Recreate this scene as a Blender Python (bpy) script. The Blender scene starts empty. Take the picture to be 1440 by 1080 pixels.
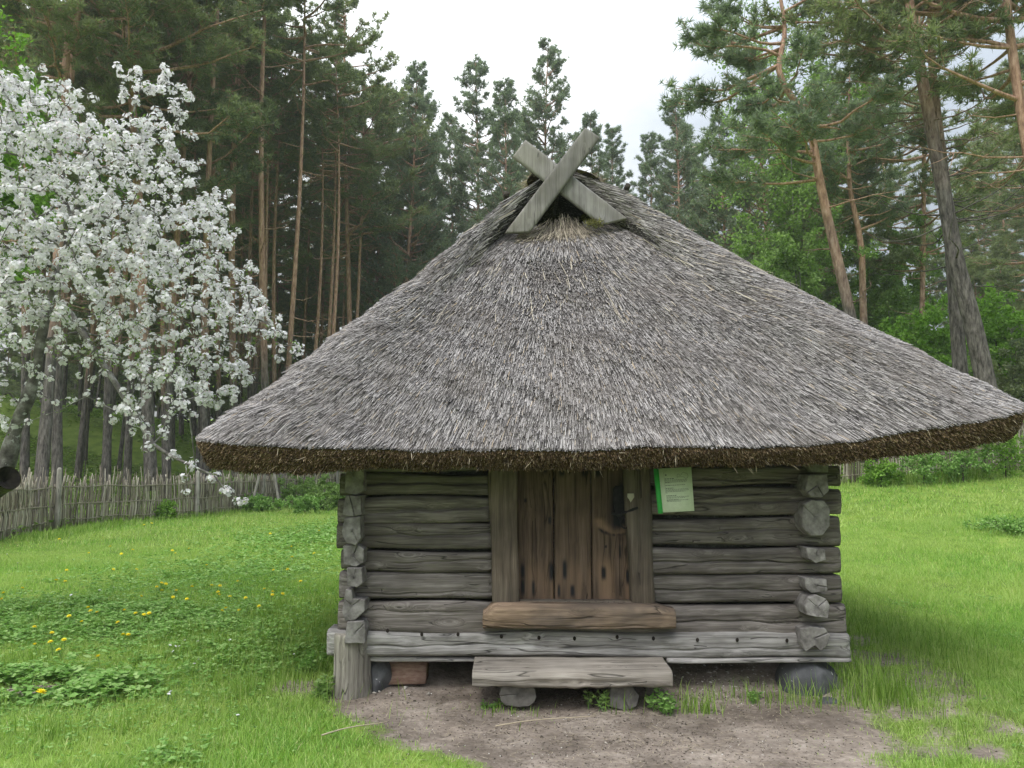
import bpy, math
import numpy as np
from mathutils import Vector

# ------------------------------------------------------------------ camera, sky, sun, exposure
S = bpy.context.scene
COL = S.collection
PITCH = math.radians(6.0)
FPX = 1108.0            # focal length in photo pixels (1440 wide)
EYE = 1.62
cam_d = bpy.data.cameras.new('camera')
cam = bpy.data.objects.new('camera', cam_d)
COL.objects.link(cam)
cam.location = (0, 0, EYE)
cam.rotation_euler = (math.radians(90) + PITCH, 0, 0)
cam_d.sensor_width = 36.0
cam_d.lens = 36.0 * FPX / 1440.0
cam_d.clip_start = 0.05
cam_d.clip_end = 3000
S.camera = cam

SUN_EL, SUN_AZ = math.radians(58), math.radians(200)
W = bpy.data.worlds.new('World')
S.world = W
W.use_nodes = True
nt = W.node_tree
nt.nodes.clear()
N = nt.nodes.new
wo = N('ShaderNodeOutputWorld')
bg = N('ShaderNodeBackground')
bg.inputs['Strength'].default_value = 0.1
sky = N('ShaderNodeTexSky')
sky.sky_type = 'NISHITA'
sky.sun_disc = False
sky.sun_elevation = SUN_EL
sky.sun_rotation = SUN_AZ
tc = N('ShaderNodeTexCoord')
mp = N('ShaderNodeMapping')
mp.inputs['Scale'].default_value = (1.0, 1.0, 2.2)
mp.inputs['Location'].default_value = (0.35, 0.2, 0.1)
nz = N('ShaderNodeTexNoise')
nz.inputs['Scale'].default_value = 1.9
nz.inputs['Detail'].default_value = 6
nz.inputs['Roughness'].default_value = 0.5
rp = N('ShaderNodeValToRGB')
rp.color_ramp.elements[0].position = 0.30
rp.color_ramp.elements[0].color = (3.9, 4.35, 4.95, 1)
rp.color_ramp.elements[1].position = 0.62
rp.color_ramp.elements[1].color = (10.4, 10.6, 10.9, 1)
mx = N('ShaderNodeMix')
mx.data_type = 'RGBA'
mx.inputs[0].default_value = 0.93
L = nt.links.new
L(tc.outputs['Generated'], mp.inputs['Vector'])
L(mp.outputs['Vector'], nz.inputs['Vector'])
# the cloud is thinner towards the right-hand side of the view
sx0 = N('ShaderNodeSeparateXYZ')
L(tc.outputs['Generated'], sx0.inputs[0])
ma = N('ShaderNodeMath')
ma.operation = 'MULTIPLY_ADD'
ma.inputs[1].default_value = -0.55
L(sx0.outputs['X'], ma.inputs[0])
L(nz.outputs['Fac'], ma.inputs[2])
L(ma.outputs[0], rp.inputs['Fac'])
L(sky.outputs['Color'], mx.inputs[6])
L(rp.outputs['Color'], mx.inputs[7])
# overcast sky, brighter overhead; horizon darkened further to dim the wall under the eave
sxyz = N('ShaderNodeSeparateXYZ')
L(tc.outputs['Generated'], sxyz.inputs[0])
zr = N('ShaderNodeValToRGB')
zr.color_ramp.elements[0].position = 0.0
zr.color_ramp.elements[0].color = (0.05, 0.05, 0.05, 1)
zr.color_ramp.elements[1].position = 1.0
zr.color_ramp.elements[1].color = (1, 1, 1, 1)
ze = zr.color_ramp.elements.new(0.4)
ze.color = (0.43, 0.43, 0.43, 1)
L(sxyz.outputs['Z'], zr.inputs['Fac'])
mr = N('ShaderNodeMath')
mr.operation = 'MULTIPLY'
mr.inputs[1].default_value = 2.2
L(zr.outputs['Color'], mr.inputs[0])
sc_ = N('ShaderNodeVectorMath')
sc_.operation = 'SCALE'
L(mx.outputs[2], sc_.inputs[0])
L(mr.outputs[0], sc_.inputs['Scale'])
L(sc_.outputs[0], bg.inputs['Color'])
L(bg.outputs['Background'], wo.inputs['Surface'])

sun_d = bpy.data.lights.new('sun', 'SUN')
sun_d.energy = 0.9
sun_d.angle = math.radians(25)
sun_d.color = (1.0, 0.97, 0.92)
sun = bpy.data.objects.new('sun', sun_d)
COL.objects.link(sun)
# light comes from behind the camera, a little from the left, high up
sdir = Vector((math.sin(SUN_AZ) * math.cos(SUN_EL), math.cos(SUN_AZ) * math.cos(SUN_EL), math.sin(SUN_EL)))
sun.rotation_euler = (-sdir).to_track_quat('-Z', 'Y').to_euler()
sun.location = (0, -10, 30)

S.view_settings.view_transform = 'Standard'
S.view_settings.look = 'None'
S.view_settings.exposure = 0.88
S.view_settings.gamma = 1
S.render.engine = 'CYCLES'
S.cycles.max_bounces = 6
S.cycles.diffuse_bounces = 4
S.cycles.use_denoising = True
S.cycles.denoising_prefilter = 'NONE'
S.cycles.glossy_bounces = 2
S.cycles.transmission_bounces = 3
S.cycles.sample_clamp_indirect = 4

# ------------------------------------------------------------------ helpers
rng = np.random.default_rng(7)
cp, sp = math.cos(PITCH), math.sin(PITCH)


def P(px, py, Y):
    """the point seen at photo pixel (px,py) that lies Y metres ahead"""
    u = (px - 720.0) / FPX
    v = (540.0 - py) / FPX
    d = np.array([u, cp - v * sp, sp + v * cp])
    return np.array([0, 0, EYE]) + d * (Y / d[1])


def sstep(a, b, x):
    t = np.clip((np.asarray(x, float) - a) / (b - a), 0, 1)
    return t * t * (3 - 2 * t)


def unit(v):
    v = np.asarray(v, float)
    return v / np.maximum(np.linalg.norm(v, axis=-1, keepdims=True), 1e-9)


_ph = np.random.default_rng(99).uniform(0, 6.28, (40, 3))


def wob(x, y, f=1.0, k=0):
    """cheap smooth 2-D noise, about -1..1"""
    x = np.asarray(x, float)
    y = np.asarray(y, float)
    r = 0
    for i in range(5):
        a, b, c = _ph[(k * 5 + i) % 40]
        g = f * (0.7 + 0.45 * i)
        r = r + np.sin(g * (x * math.cos(a) + y * math.sin(a)) + b) * np.sin(g * (-x * math.sin(c) + y * math.cos(c)) + a)
    return r / 2.6


class MB:
    def __init__(self):
        self.v, self.q, self.t, self.n = [], [], [], 0
        self.attr = []

    def add(self, v, quads=None, tris=None, attr=None):
        v = np.asarray(v, float).reshape(-1, 3)
        self.v.append(v)
        if quads is not None and len(quads):
            self.q.append(np.asarray(quads, np.int64).reshape(-1, 4) + self.n)
        if tris is not None and len(tris):
            self.t.append(np.asarray(tris, np.int64).reshape(-1, 3) + self.n)
        self.attr.append(np.zeros(len(v)) if attr is None else np.asarray(attr, float))
        self.n += len(v)

    def tube(self, path, rad, sides=8, cap=True):
        path = np.asarray(path, float)
        n = len(path)
        rad = np.broadcast_to(np.asarray(rad, float), (n,))
        tan = unit(np.gradient(path, axis=0))
        ref = np.array([0.0, 0, 1]) if abs(tan[0][2]) < 0.9 else np.array([1.0, 0, 0])
        a = np.cross(tan, ref)
        bad = np.linalg.norm(a, axis=1) < 1e-3
        a[bad] = np.cross(tan[bad], np.array([0, 1.0, 0.1]))
        a = unit(a)
        b = np.cross(tan, a)
        th = np.linspace(0, 2 * np.pi, sides, endpoint=False)
        V = path[:, None] + rad[:, None, None] * (np.cos(th)[None, :, None] * a[:, None] + np.sin(th)[None, :, None] * b[:, None])
        i = np.arange(n - 1)[:, None] * sides
        j = np.arange(sides)[None]
        k = (j + 1) % sides
        Q = np.stack([i + j, i + k, i + sides + k, i + sides + j], -1).reshape(-1, 4)
        base = self.n
        self.add(V.reshape(-1, 3), Q)
        if cap:
            T = []
            for e, o in ((0, 0), (1, (n - 1) * sides)):
                self.add([path[0] if e == 0 else path[-1]])
                c = self.n - 1
                for m in range(sides):
                    m2 = (m + 1) % sides
                    T.append((base + o + m2, base + o + m, c) if e == 0 else (base + o + m, base + o + m2, c))
            self.t.append(np.array(T))

    def blades(self, c, d, ln, w, side=None):
        """triangular blades from c along d"""
        c = np.asarray(c, float)
        d = unit(d)
        n = len(c)
        if side is None:
            side = unit(np.cross(d, unit(rng.normal(size=(n, 3)))))
        ln = np.broadcast_to(ln, (n,))[:, None]
        w = np.broadcast_to(w, (n,))[:, None]
        V = np.stack([c - side * w / 2, c + side * w / 2, c + d * ln], 1)
        self.add(V.reshape(-1, 3), None, np.arange(3 * n).reshape(-1, 3))

    def leaves(self, c, d, ln, w, nrm=None):
        """diamond leaf quads from c along d"""
        c = np.asarray(c, float)
        d = unit(d)
        n = len(c)
        if nrm is None:
            nrm = unit(rng.normal(size=(n, 3)) + np.array([0, 0, 0.6]))
        s = unit(np.cross(d, nrm))
        ln = np.broadcast_to(ln, (n,))[:, None]
        w = np.broadcast_to(w, (n,))[:, None]
        up = np.cross(s, d)
        V = np.stack([c, c + d * ln * .5 + s * w / 2 + up * w * .12, c + d * ln, c + d * ln * .5 - s * w / 2 + up * w * .12], 1)
        self.add(V.reshape(-1, 3), np.arange(4 * n).reshape(-1, 4))

    def box(self, p0, p1):
        x0, y0, z0 = p0
        x1, y1, z1 = p1
        V = [(x0, y0, z0), (x1, y0, z0), (x1, y1, z0), (x0, y1, z0), (x0, y0, z1), (x1, y0, z1), (x1, y1, z1), (x0, y1, z1)]
        self.add(V, [(3, 2, 1, 0), (4, 5, 6, 7), (0, 1, 5, 4), (1, 2, 6, 5), (2, 3, 7, 6), (3, 0, 4, 7)])

    def build(self, name, mat, parent=None, origin=(0, 0, 0), smooth=False, attr=None):
        origin = np.asarray(origin, float)
        V = np.concatenate(self.v) - origin
        Q = np.concatenate(self.q) if self.q else np.zeros((0, 4), int)
        T = np.concatenate(self.t) if self.t else np.zeros((0, 3), int)
        me = bpy.data.meshes.new(name)
        me.vertices.add(len(V))
        me.vertices.foreach_set('co', V.astype(np.float32).ravel())
        idx = np.concatenate([Q.ravel(), T.ravel()]).astype(np.int32)
        me.loops.add(len(idx))
        me.loops.foreach_set('vertex_index', idx)
        st = np.concatenate([np.arange(len(Q)) * 4, len(Q) * 4 + np.arange(len(T)) * 3]).astype(np.int32)
        me.polygons.add(len(st))
        me.polygons.foreach_set('loop_start', st)
        if smooth:
            me.polygons.foreach_set('use_smooth', np.ones(len(st), bool))
        if attr:
            a = me.attributes.new(attr, 'FLOAT', 'POINT')
            a.data.foreach_set('value', np.concatenate(self.attr).astype(np.float32))
        me.update(calc_edges=True)
        me.validate()
        me.materials.append(mat)
        o = bpy.data.objects.new(name, me)
        COL.objects.link(o)
        if parent is not None:
            o.parent = parent
        else:
            o.location = origin
        return o


def thing(name, label, cat, loc=(0, 0, 0), group=None):
    o = bpy.data.objects.new(name, None)
    COL.objects.link(o)
    o.location = loc
    o.empty_display_size = 0.2
    tag(o, label, cat, group)
    return o


def tag(o, label, cat, group=None, kind=None):
    if label:
        o['label'] = label
    if cat:
        o['category'] = cat
    if group:
        o['group'] = group
    if kind:
        o['kind'] = kind
    return o


def dup(root, loc, rotz=0, scale=1.0, label=None, group=None):
    r = root.copy()
    COL.objects.link(r)
    r.location = loc
    r.rotation_euler = (0, 0, rotz)
    r.scale = (scale, scale, scale)
    if label:
        r['label'] = label
    if group:
        r['group'] = group
    for ch in list(root.children):
        c = ch.copy()
        COL.objects.link(c)
        c.parent = r
    return r


# ------------------------------------------------------------------ materials
def newmat(name):
    m = bpy.data.materials.new(name)
    m.use_nodes = True
    t = m.node_tree
    b = t.nodes['Principled BSDF']
    b.inputs['Specular IOR Level'].default_value = 0.25
    b.inputs['Roughness'].default_value = 0.9
    return m, t, b


def ramp(t, stops):
    r = t.nodes.new('ShaderNodeValToRGB')
    e = r.color_ramp.elements
    while len(e) < len(stops):
        e.new(0.5)
    for k, (p, c) in enumerate(stops):
        e[k].position = p
        e[k].color = (*c, 1)
    return r


def noise(t, vec, scale, detail=4, rough=0.55, dist=0.0):
    n = t.nodes.new('ShaderNodeTexNoise')
    n.inputs['Scale'].default_value = scale
    n.inputs['Detail'].default_value = detail
    n.inputs['Roughness'].default_value = rough
    n.inputs['Distortion'].default_value = dist
    if vec is not None:
        t.links.new(vec, n.inputs['Vector'])
    return n


def mapping(t, scale, loc=None, rnd=False, coord='Object'):
    c = t.nodes.new('ShaderNodeTexCoord')
    m = t.nodes.new('ShaderNodeMapping')
    m.inputs['Scale'].default_value = scale
    t.links.new(c.outputs[coord], m.inputs['Vector'])
    return m.outputs['Vector']


def mixc(t, fac, a, b, blend='MIX'):
    m = t.nodes.new('ShaderNodeMix')
    m.data_type = 'RGBA'
    m.blend_type = blend
    for sock, val in ((m.inputs[0], fac), (m.inputs[6], a), (m.inputs[7], b)):
        if hasattr(val, 'is_linked') or hasattr(val, 'links'):
            t.links.new(val, sock)
        elif isinstance(val, (int, float)):
            sock.default_value = val
        else:
            sock.default_value = (*val, 1)
    return m.outputs[2]


def math_(t, op, a, b=None, clamp=False):
    m = t.nodes.new('ShaderNodeMath')
    m.operation = op
    m.use_clamp = clamp
    for k, val in enumerate((a, b)):
        if val is None:
            continue
        if isinstance(val, (int, float)):
            m.inputs[k].default_value = val
        else:
            t.links.new(val, m.inputs[k])
    return m.outputs[0]


def bump(t, b, h, strength=0.5, dist=0.01):
    n = t.nodes.new('ShaderNodeBump')
    n.inputs['Strength'].default_value = strength
    n.inputs['Distance'].default_value = dist
    t.links.new(h, n.inputs['Height'])
    t.links.new(n.outputs['Normal'], b.inputs['Normal'])


def wood(name, dark, mid, light, axis=0, tint=None, tint_amt=0.5, knots=True, fine=1.0, attr=None, attr_cols=None):
    """weathered wood with grain along the given axis (0 x, 1 y, 2 z)"""
    m, t, b = newmat(name)
    sc = [26 * fine, 26 * fine, 26 * fine]
    sc[axis] = 0.9
    oi = t.nodes.new('ShaderNodeObjectInfo')
    c = t.nodes.new('ShaderNodeTexCoord')
    add = t.nodes.new('ShaderNodeVectorMath')
    add.operation = 'ADD'
    mul = t.nodes.new('ShaderNodeVectorMath')
    mul.operation = 'SCALE'
    mul.inputs[0].default_value = (3.1, 5.7, 2.3)
    t.links.new(oi.outputs['Random'], mul.inputs['Scale'])
    t.links.new(c.outputs['Object'], add.inputs[0])
    t.links.new(mul.outputs[0], add.inputs[1])
    base = add.outputs[0]
    # bend the grain with a slow noise so that it wanders
    wv = noise(t, base, 3.0, 2, 0.5)
    w2 = t.nodes.new('ShaderNodeVectorMath')
    w2.operation = 'MULTIPLY_ADD'
    t.links.new(wv.outputs['Color'], w2.inputs[0])
    dv = [0.035, 0.035, 0.035]
    dv[axis] = 0
    w2.inputs[1].default_value = dv
    t.links.new(base, w2.inputs[2])
    vec = w2.outputs[0]
    if knots:
        vs = [7.0, 7.0, 7.0]
        vs[axis] = 2.4
        mk = t.nodes.new('ShaderNodeMapping')
        mk.inputs['Scale'].default_value = vs
        t.links.new(base, mk.inputs['Vector'])
        vo = t.nodes.new('ShaderNodeTexVoronoi')
        vo.inputs['Scale'].default_value = 1.0
        t.links.new(mk.outputs[0], vo.inputs['Vector'])
        near = math_(t, 'SUBTRACT', 1.0, math_(t, 'MULTIPLY', vo.outputs['Distance'], 3.2), True)
        kp = t.nodes.new('ShaderNodeCombineXYZ')
        push = math_(t, 'MULTIPLY', near, 0.06)
        for k in range(3):
            if k != axis:
                t.links.new(push, kp.inputs[k])
        ad = t.nodes.new('ShaderNodeVectorMath')
        ad.operation = 'ADD'
        t.links.new(vec, ad.inputs[0])
        t.links.new(kp.outputs[0], ad.inputs[1])
        vec = ad.outputs[0]
    ms = t.nodes.new('ShaderNodeMapping')
    ms.inputs['Scale'].default_value = sc
    t.links.new(vec, ms.inputs['Vector'])
    g1 = noise(t, ms.outputs[0], 1.0, 5, 0.62)
    ms2 = t.nodes.new('ShaderNodeMapping')
    ms2.inputs['Scale'].default_value = [s * 4 if k != axis else 2.2 for k, s in enumerate(sc)]
    t.links.new(vec, ms2.inputs['Vector'])
    g2 = noise(t, ms2.outputs[0], 1.0, 3, 0.6)
    g = math_(t, 'ADD', math_(t, 'MULTIPLY', g1.outputs['Fac'], 0.62), math_(t, 'MULTIPLY', g2.outputs['Fac'], 0.38))
    r = ramp(t, [(0.32, dark), (0.5, mid), (0.68, light)])
    t.links.new(g, r.inputs['Fac'])
    col = r.outputs['Color']
    big = noise(t, base, 2.2, 3, 0.6)
    br = ramp(t, [(0.3, (0.62, 0.62, 0.62)), (0.7, (1.2, 1.2, 1.2))])
    t.links.new(big.outputs['Fac'], br.inputs['Fac'])
    col = mixc(t, 1.0, col, br.outputs['Color'], 'MULTIPLY')
    # every piece has weathered a little differently
    orr = ramp(t, [(0.0, (0.80, 0.80, 0.79)), (0.5, (1.0, 0.99, 0.97)), (1.0, (1.17, 1.17, 1.19))])
    t.links.new(oi.outputs['Random'], orr.inputs['Fac'])
    col = mixc(t, 1.0, col, orr.outputs['Color'], 'MULTIPLY')
    if tint is not None:
        tn = noise(t, base, 1.3, 4, 0.6)
        tr = ramp(t, [(0.42, (0, 0, 0)), (0.66, (1, 1, 1))])
        t.links.new(tn.outputs['Fac'], tr.inputs['Fac'])
        col = mixc(t, math_(t, 'MULTIPLY', tr.outputs['Color'], tint_amt), col, tint)
    if knots:
        kn = math_(t, 'GREATER_THAN', near, 0.84)
        col = mixc(t, math_(t, 'MULTIPLY', kn, 0.6), col, [x * 0.7 for x in dark])
    # thin drying cracks
    mc = t.nodes.new('ShaderNodeMapping')
    cs = [9.0, 9.0, 9.0]
    cs[axis] = 0.55
    mc.inputs['Scale'].default_value = cs
    t.links.new(vec, mc.inputs['Vector'])
    cn = noise(t, mc.outputs[0], 1.0, 2, 0.5)
    line = math_(t, 'ABSOLUTE', math_(t, 'SUBTRACT', cn.outputs['Fac'], 0.5))
    crk = math_(t, 'SUBTRACT', 1.0, math_(t, 'MULTIPLY', line, 90.0), True)
    cm = noise(t, base, 1.7, 2)
    crk = math_(t, 'MULTIPLY', crk, math_(t, 'GREATER_THAN', cm.outputs['Fac'], 0.5))
    col = mixc(t, math_(t, 'MULTIPLY', crk, 0.85), col, [x * 0.25 for x in dark])
    if attr:
        for an, ac in zip(attr, attr_cols):
            at = t.nodes.new('ShaderNodeAttribute')
            at.attribute_name = an
            fac = math_(t, 'MULTIPLY', at.outputs['Fac'], math_(t, 'ADD', 0.62, g), True)
            col = mixc(t, fac, col, ac)
    t.links.new(col, b.inputs['Base Color'])
    h = math_(t, 'SUBTRACT', g, math_(t, 'MULTIPLY', crk, 0.8))
    bump(t, b, h, 0.75, 0.008)
    return m


def island(name, stops, rough=0.8, transl=0.0, patch=None, patch_scale=0.5, spec=0.2, tcol=(1.0, 1.15, 0.7)):
    """leaf, blade and straw material: each blade gets its own colour"""
    m, t, b = newmat(name)
    b.inputs['Roughness'].default_value = rough
    b.inputs['Specular IOR Level'].default_value = spec
    g = t.nodes.new('ShaderNodeNewGeometry')
    r = ramp(t, stops)
    t.links.new(g.outputs['Random Per Island'], r.inputs['Fac'])
    col = r.outputs['Color']
    if patch is not None:
        n = noise(t, mapping(t, (1, 1, 1)), patch_scale, 4, 0.6)
        pr = ramp(t, [(0.4, (0, 0, 0)), (0.62, (1, 1, 1))])
        t.links.new(n.outputs['Fac'], pr.inputs['Fac'])
        col = mixc(t, math_(t, 'MULTIPLY', pr.outputs['Color'], patch[1]), col, patch[0])
    t.links.new(col, b.inputs['Base Color'])
    if transl:
        tr = t.nodes.new('ShaderNodeBsdfTranslucent')
        t.links.new(mixc(t, 1.0, col, tcol, 'MULTIPLY'), tr.inputs['Color'])
        ms = t.nodes.new('ShaderNodeMixShader')
        ms.inputs[0].default_value = transl
        t.links.new(b.outputs[0], ms.inputs[1])
        t.links.new(tr.outputs[0], ms.inputs[2])
        t.links.new(ms.outputs[0], t.nodes['Material Output'].inputs['Surface'])
    return m


def rough_mat(name, stops, scale=8, bumpd=0.01, bs=0.6, detail=6, stretch=(1, 1, 1), spots=None):
    m, t, b = newmat(name)
    v = mapping(t, stretch)
    n = noise(t, v, scale, detail, 0.62)
    r = ramp(t, stops)
    t.links.new(n.outputs['Fac'], r.inputs['Fac'])
    col = r.outputs['Color']
    if spots:
        n2 = noise(t, v, spots[1], 3, 0.6)
        r2 = ramp(t, [(spots[2], (0, 0, 0)), (spots[2] + 0.04, (1, 1, 1))])
        t.links.new(n2.outputs['Fac'], r2.inputs['Fac'])
        col = mixc(t, r2.outputs['Color'], col, spots[0])
    t.links.new(col, b.inputs['Base Color'])
    bump(t, b, n.outputs['Fac'], bs, bumpd)
    return m


def plain(name, c, rough=0.7):
    m, t, b = newmat(name)
    n = noise(t, mapping(t, (1, 1, 1)), 40, 3)
    t.links.new(mixc(t, n.outputs['Fac'], [x * 0.85 for x in c], [min(1, x * 1.12) for x in c]), b.inputs['Base Color'])
    b.inputs['Roughness'].default_value = rough
    return m


M = {}
M['log'] = wood('grey_log', (0.06, 0.052, 0.047), (0.155, 0.138, 0.128), (0.305, 0.28, 0.264), 0, (0.12, 0.105, 0.08), 0.3)
M['log_y'] = wood('grey_log_lengthwise', (0.07, 0.068, 0.062), (0.16, 0.157, 0.148), (0.27, 0.265, 0.25), 1, (0.12, 0.13, 0.085), 0.4)
M['end'] = rough_mat('log_end_grain', [(0.3, (0.075, 0.069, 0.063)), (0.5, (0.185, 0.174, 0.163)), (0.72, (0.32, 0.305, 0.29))], 13, 0.008, 0.8)
M['end_dark'] = rough_mat('dark_log_end', [(0.3, (0.07, 0.065, 0.057)), (0.5, (0.135, 0.127, 0.113)), (0.72, (0.2, 0.19, 0.17))], 14, 0.004, 0.6)  # darker end grain for the bench support logs
M['sill'] = wood('silver_sill_log', (0.13, 0.122, 0.116), (0.34, 0.325, 0.313), (0.56, 0.545, 0.53), 0)
M['post'] = wood('door_post_wood', (0.045, 0.035, 0.027), (0.115, 0.091, 0.07), (0.20, 0.164, 0.13), 2, (0.125, 0.112, 0.092), 0.6, knots=False)
M['door'] = wood('door_plank_wood', (0.036, 0.025, 0.019), (0.102, 0.07, 0.05), (0.168, 0.123, 0.093), 2, knots=False,
                 attr=('brown', 'dark'), attr_cols=((0.165, 0.108, 0.07), (0.012, 0.012, 0.014)))
M['thresh'] = wood('worn_threshold_wood', (0.07, 0.05, 0.036), (0.22, 0.155, 0.105), (0.38, 0.285, 0.20), 0, (0.085, 0.07, 0.058), 0.85)
M['bench'] = wood('bench_plank_wood', (0.11, 0.098, 0.082), (0.26, 0.235, 0.205), (0.40, 0.37, 0.33), 0, (0.2, 0.17, 0.13), 0.4)
M['board'] = wood('gable_board_wood', (0.12, 0.113, 0.104), (0.22, 0.211, 0.197), (0.32, 0.308, 0.29), 2, (0.21, 0.195, 0.14), 0.35, fine=0.8)
M['stump'] = wood('split_stump_wood', (0.10, 0.09, 0.075), (0.26, 0.24, 0.205), (0.41, 0.385, 0.335), 2)
M['pole'] = wood('fence_pole_wood', (0.16, 0.15, 0.13), (0.30, 0.285, 0.25), (0.42, 0.40, 0.36), 2, knots=False)
M['stake'] = island('wattle_stake', [(0, (0.085, 0.07, 0.052)), (0.4, (0.22, 0.187, 0.142)), (0.8, (0.38, 0.338, 0.268)), (1, (0.52, 0.48, 0.39))], 0.9)
M['thatch'] = rough_mat('thatch_bed', [(0.3, (0.02, 0.018, 0.017)), (0.65, (0.07, 0.064, 0.06))], 40, 0.02, 1.0)
M['straw'] = island('weathered_reed', [(0, (0.028, 0.025, 0.023)), (0.25, (0.085, 0.078, 0.075)), (0.5, (0.235, 0.218, 0.208)), (0.83, (0.39, 0.367, 0.352)), (0.96, (0.50, 0.475, 0.455)), (1, (0.42, 0.32, 0.2))], 0.85, 0.0, ((0.16, 0.138, 0.12), 0.4), 2.2)
M['loose'] = island('loose_pale_straw', [(0, (0.35, 0.3, 0.22)), (1, (0.62, 0.56, 0.44))], 0.8)
M['eave'] = island('cut_reed_ends', [(0, (0.035, 0.023, 0.013)), (0.5, (0.125, 0.084, 0.047)), (0.9, (0.25, 0.175, 0.10)), (1, (0.45, 0.36, 0.24))], 0.9)
M['eave_bed'] = rough_mat('cut_reed_bed', [(0.35, (0.03, 0.02, 0.011)), (0.5, (0.11, 0.072, 0.038)), (0.7, (0.18, 0.12, 0.065))], 55, 0.02, 1.0)
M['moss'] = rough_mat('ridge_moss', [(0.3, (0.07, 0.06, 0.045)), (0.5, (0.17, 0.135, 0.085)), (0.7, (0.25, 0.24, 0.07))], 14, 0.03, 1.0)
M['ridge_green'] = island('olive_moss', [(0, (0.09, 0.085, 0.03)), (1, (0.22, 0.22, 0.07))])
M['iron'] = rough_mat('black_iron', [(0.3, (0.008, 0.009, 0.011)), (0.7, (0.024, 0.023, 0.024))], 30, 0.004, 0.5)
M['tag'] = plain('pale_tag', (0.36, 0.34, 0.27), 0.6)
M['paper'] = plain('laminated_sheet', (0.66, 0.74, 0.62), 0.35)
M['green'] = plain('green_strip', (0.05, 0.42, 0.09), 0.45)
M['ink'] = plain('printed_text', (0.13, 0.16, 0.13), 0.5)
M['stone'] = rough_mat('grey_boulder', [(0.3, (0.045, 0.046, 0.049)), (0.55, (0.09, 0.092, 0.096)), (0.75, (0.15, 0.15, 0.152))], 7, 0.012, 0.7, spots=((0.6, 0.6, 0.58), 24, 0.70))
M['brick'] = rough_mat('reddish_block', [(0.3, (0.22, 0.13, 0.095)), (0.5, (0.32, 0.21, 0.16)), (0.7, (0.40, 0.29, 0.23))], 16, 0.006, 0.6, stretch=(1, 1, 3))
M['pebble'] = island('pale_chips', [(0, (0.3, 0.27, 0.23)), (0.5, (0.5, 0.46, 0.4)), (1, (0.72, 0.69, 0.63))], 0.9)
M['greystraw'] = island('grey_gable_straw', [(0, (0.07, 0.06, 0.048)), (0.5, (0.23, 0.195, 0.15)), (1, (0.46, 0.40, 0.31))], 0.9)
M['litter'] = island('dry_straw_litter', [(0, (0.24, 0.19, 0.12)), (1, (0.52, 0.45, 0.33))], 0.9)
M['clod'] = island('soil_crumbs', [(0, (0.055, 0.045, 0.036)), (1, (0.19, 0.16, 0.13))], 0.95)
M['grass'] = island('lawn_grass', [(0, (0.13, 0.27, 0.04)), (0.45, (0.24, 0.42, 0.075)), (0.85, (0.37, 0.55, 0.125)), (0.96, (0.52, 0.61, 0.22)), (1, (0.62, 0.55, 0.32))], 0.55, 0.45, ((0.47, 0.55, 0.18), 0.6), 0.45, spec=0.3)
M['tallgrass'] = island('tall_grass', [(0, (0.13, 0.24, 0.035)), (0.6, (0.24, 0.38, 0.065)), (1, (0.42, 0.50, 0.18))], 0.55, 0.4)
M['weed'] = island('broad_weeds', [(0, (0.11, 0.23, 0.045)), (0.5, (0.20, 0.37, 0.085)), (1, (0.35, 0.50, 0.18))], 0.55, 0.35)
M['under'] = island('forest_undergrowth', [(0, (0.09, 0.16, 0.03)), (0.5, (0.17, 0.28, 0.05)), (1, (0.28, 0.40, 0.08))], 0.7, 0.3)
M['needle'] = island('pine_needles', [(0, (0.10, 0.13, 0.085)), (0.5, (0.19, 0.235, 0.145)), (0.85, (0.29, 0.335, 0.19)), (1, (0.40, 0.40, 0.2))], 0.6, 0.5, ((0.31, 0.335, 0.16), 0.6), 0.35, spec=0.3)
M['needle_blue'] = island('pine_needles_bluish', [(0, (0.12, 0.155, 0.125)), (0.5, (0.21, 0.265, 0.20)), (0.85, (0.31, 0.365, 0.27)), (1, (0.40, 0.43, 0.3))], 0.6, 0.5, ((0.27, 0.32, 0.21), 0.5), 0.35, spec=0.3)
M['leaf'] = island('fresh_leaves', [(0, (0.11, 0.22, 0.025)), (0.5, (0.19, 0.35, 0.05)), (1, (0.30, 0.48, 0.10))], 0.5, 0.4)
M['leafdeep'] = island('greyer_leaves', [(0, (0.13, 0.21, 0.06)), (0.5, (0.21, 0.33, 0.095)), (1, (0.32, 0.44, 0.15))], 0.5, 0.45)  # greyer, less saturated leaf green
M['appleleaf'] = island('apple_leaves', [(0, (0.10, 0.18, 0.04)), (1, (0.26, 0.36, 0.10))], 0.5, 0.35)
M['blossom'] = island('apple_petals', [(0, (0.80, 0.80, 0.80)), (0.6, (0.89, 0.885, 0.89)), (0.92, (0.91, 0.905, 0.91)), (1, (0.85, 0.72, 0.74))], 0.6, 0.45, tcol=(1.02, 1.0, 1.0))
M['applebark'] = rough_mat('apple_bark', [(0.3, (0.05, 0.045, 0.04)), (0.5, (0.15, 0.14, 0.125)), (0.7, (0.38, 0.375, 0.35))], 9, 0.02, 0.9, spots=((0.48, 0.49, 0.46), 7, 0.6))
M['mossbark'] = rough_mat('mossy_hollow_bark', [(0.3, (0.03, 0.025, 0.018)), (0.5, (0.09, 0.08, 0.045)), (0.7, (0.17, 0.18, 0.05))], 9, 0.02, 0.9)
M['hollow'] = rough_mat('near_black_wood', [(0.3, (0.006, 0.005, 0.004)), (0.7, (0.03, 0.024, 0.018))], 12, 0.02, 1.0)  # near-black brown inside the hollow limb and the peg holes
M['yellow'] = plain('dandelion_yellow', (0.9, 0.76, 0.03), 0.6)
M['white'] = plain('daisy_white', (0.8, 0.8, 0.78), 0.6)
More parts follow.
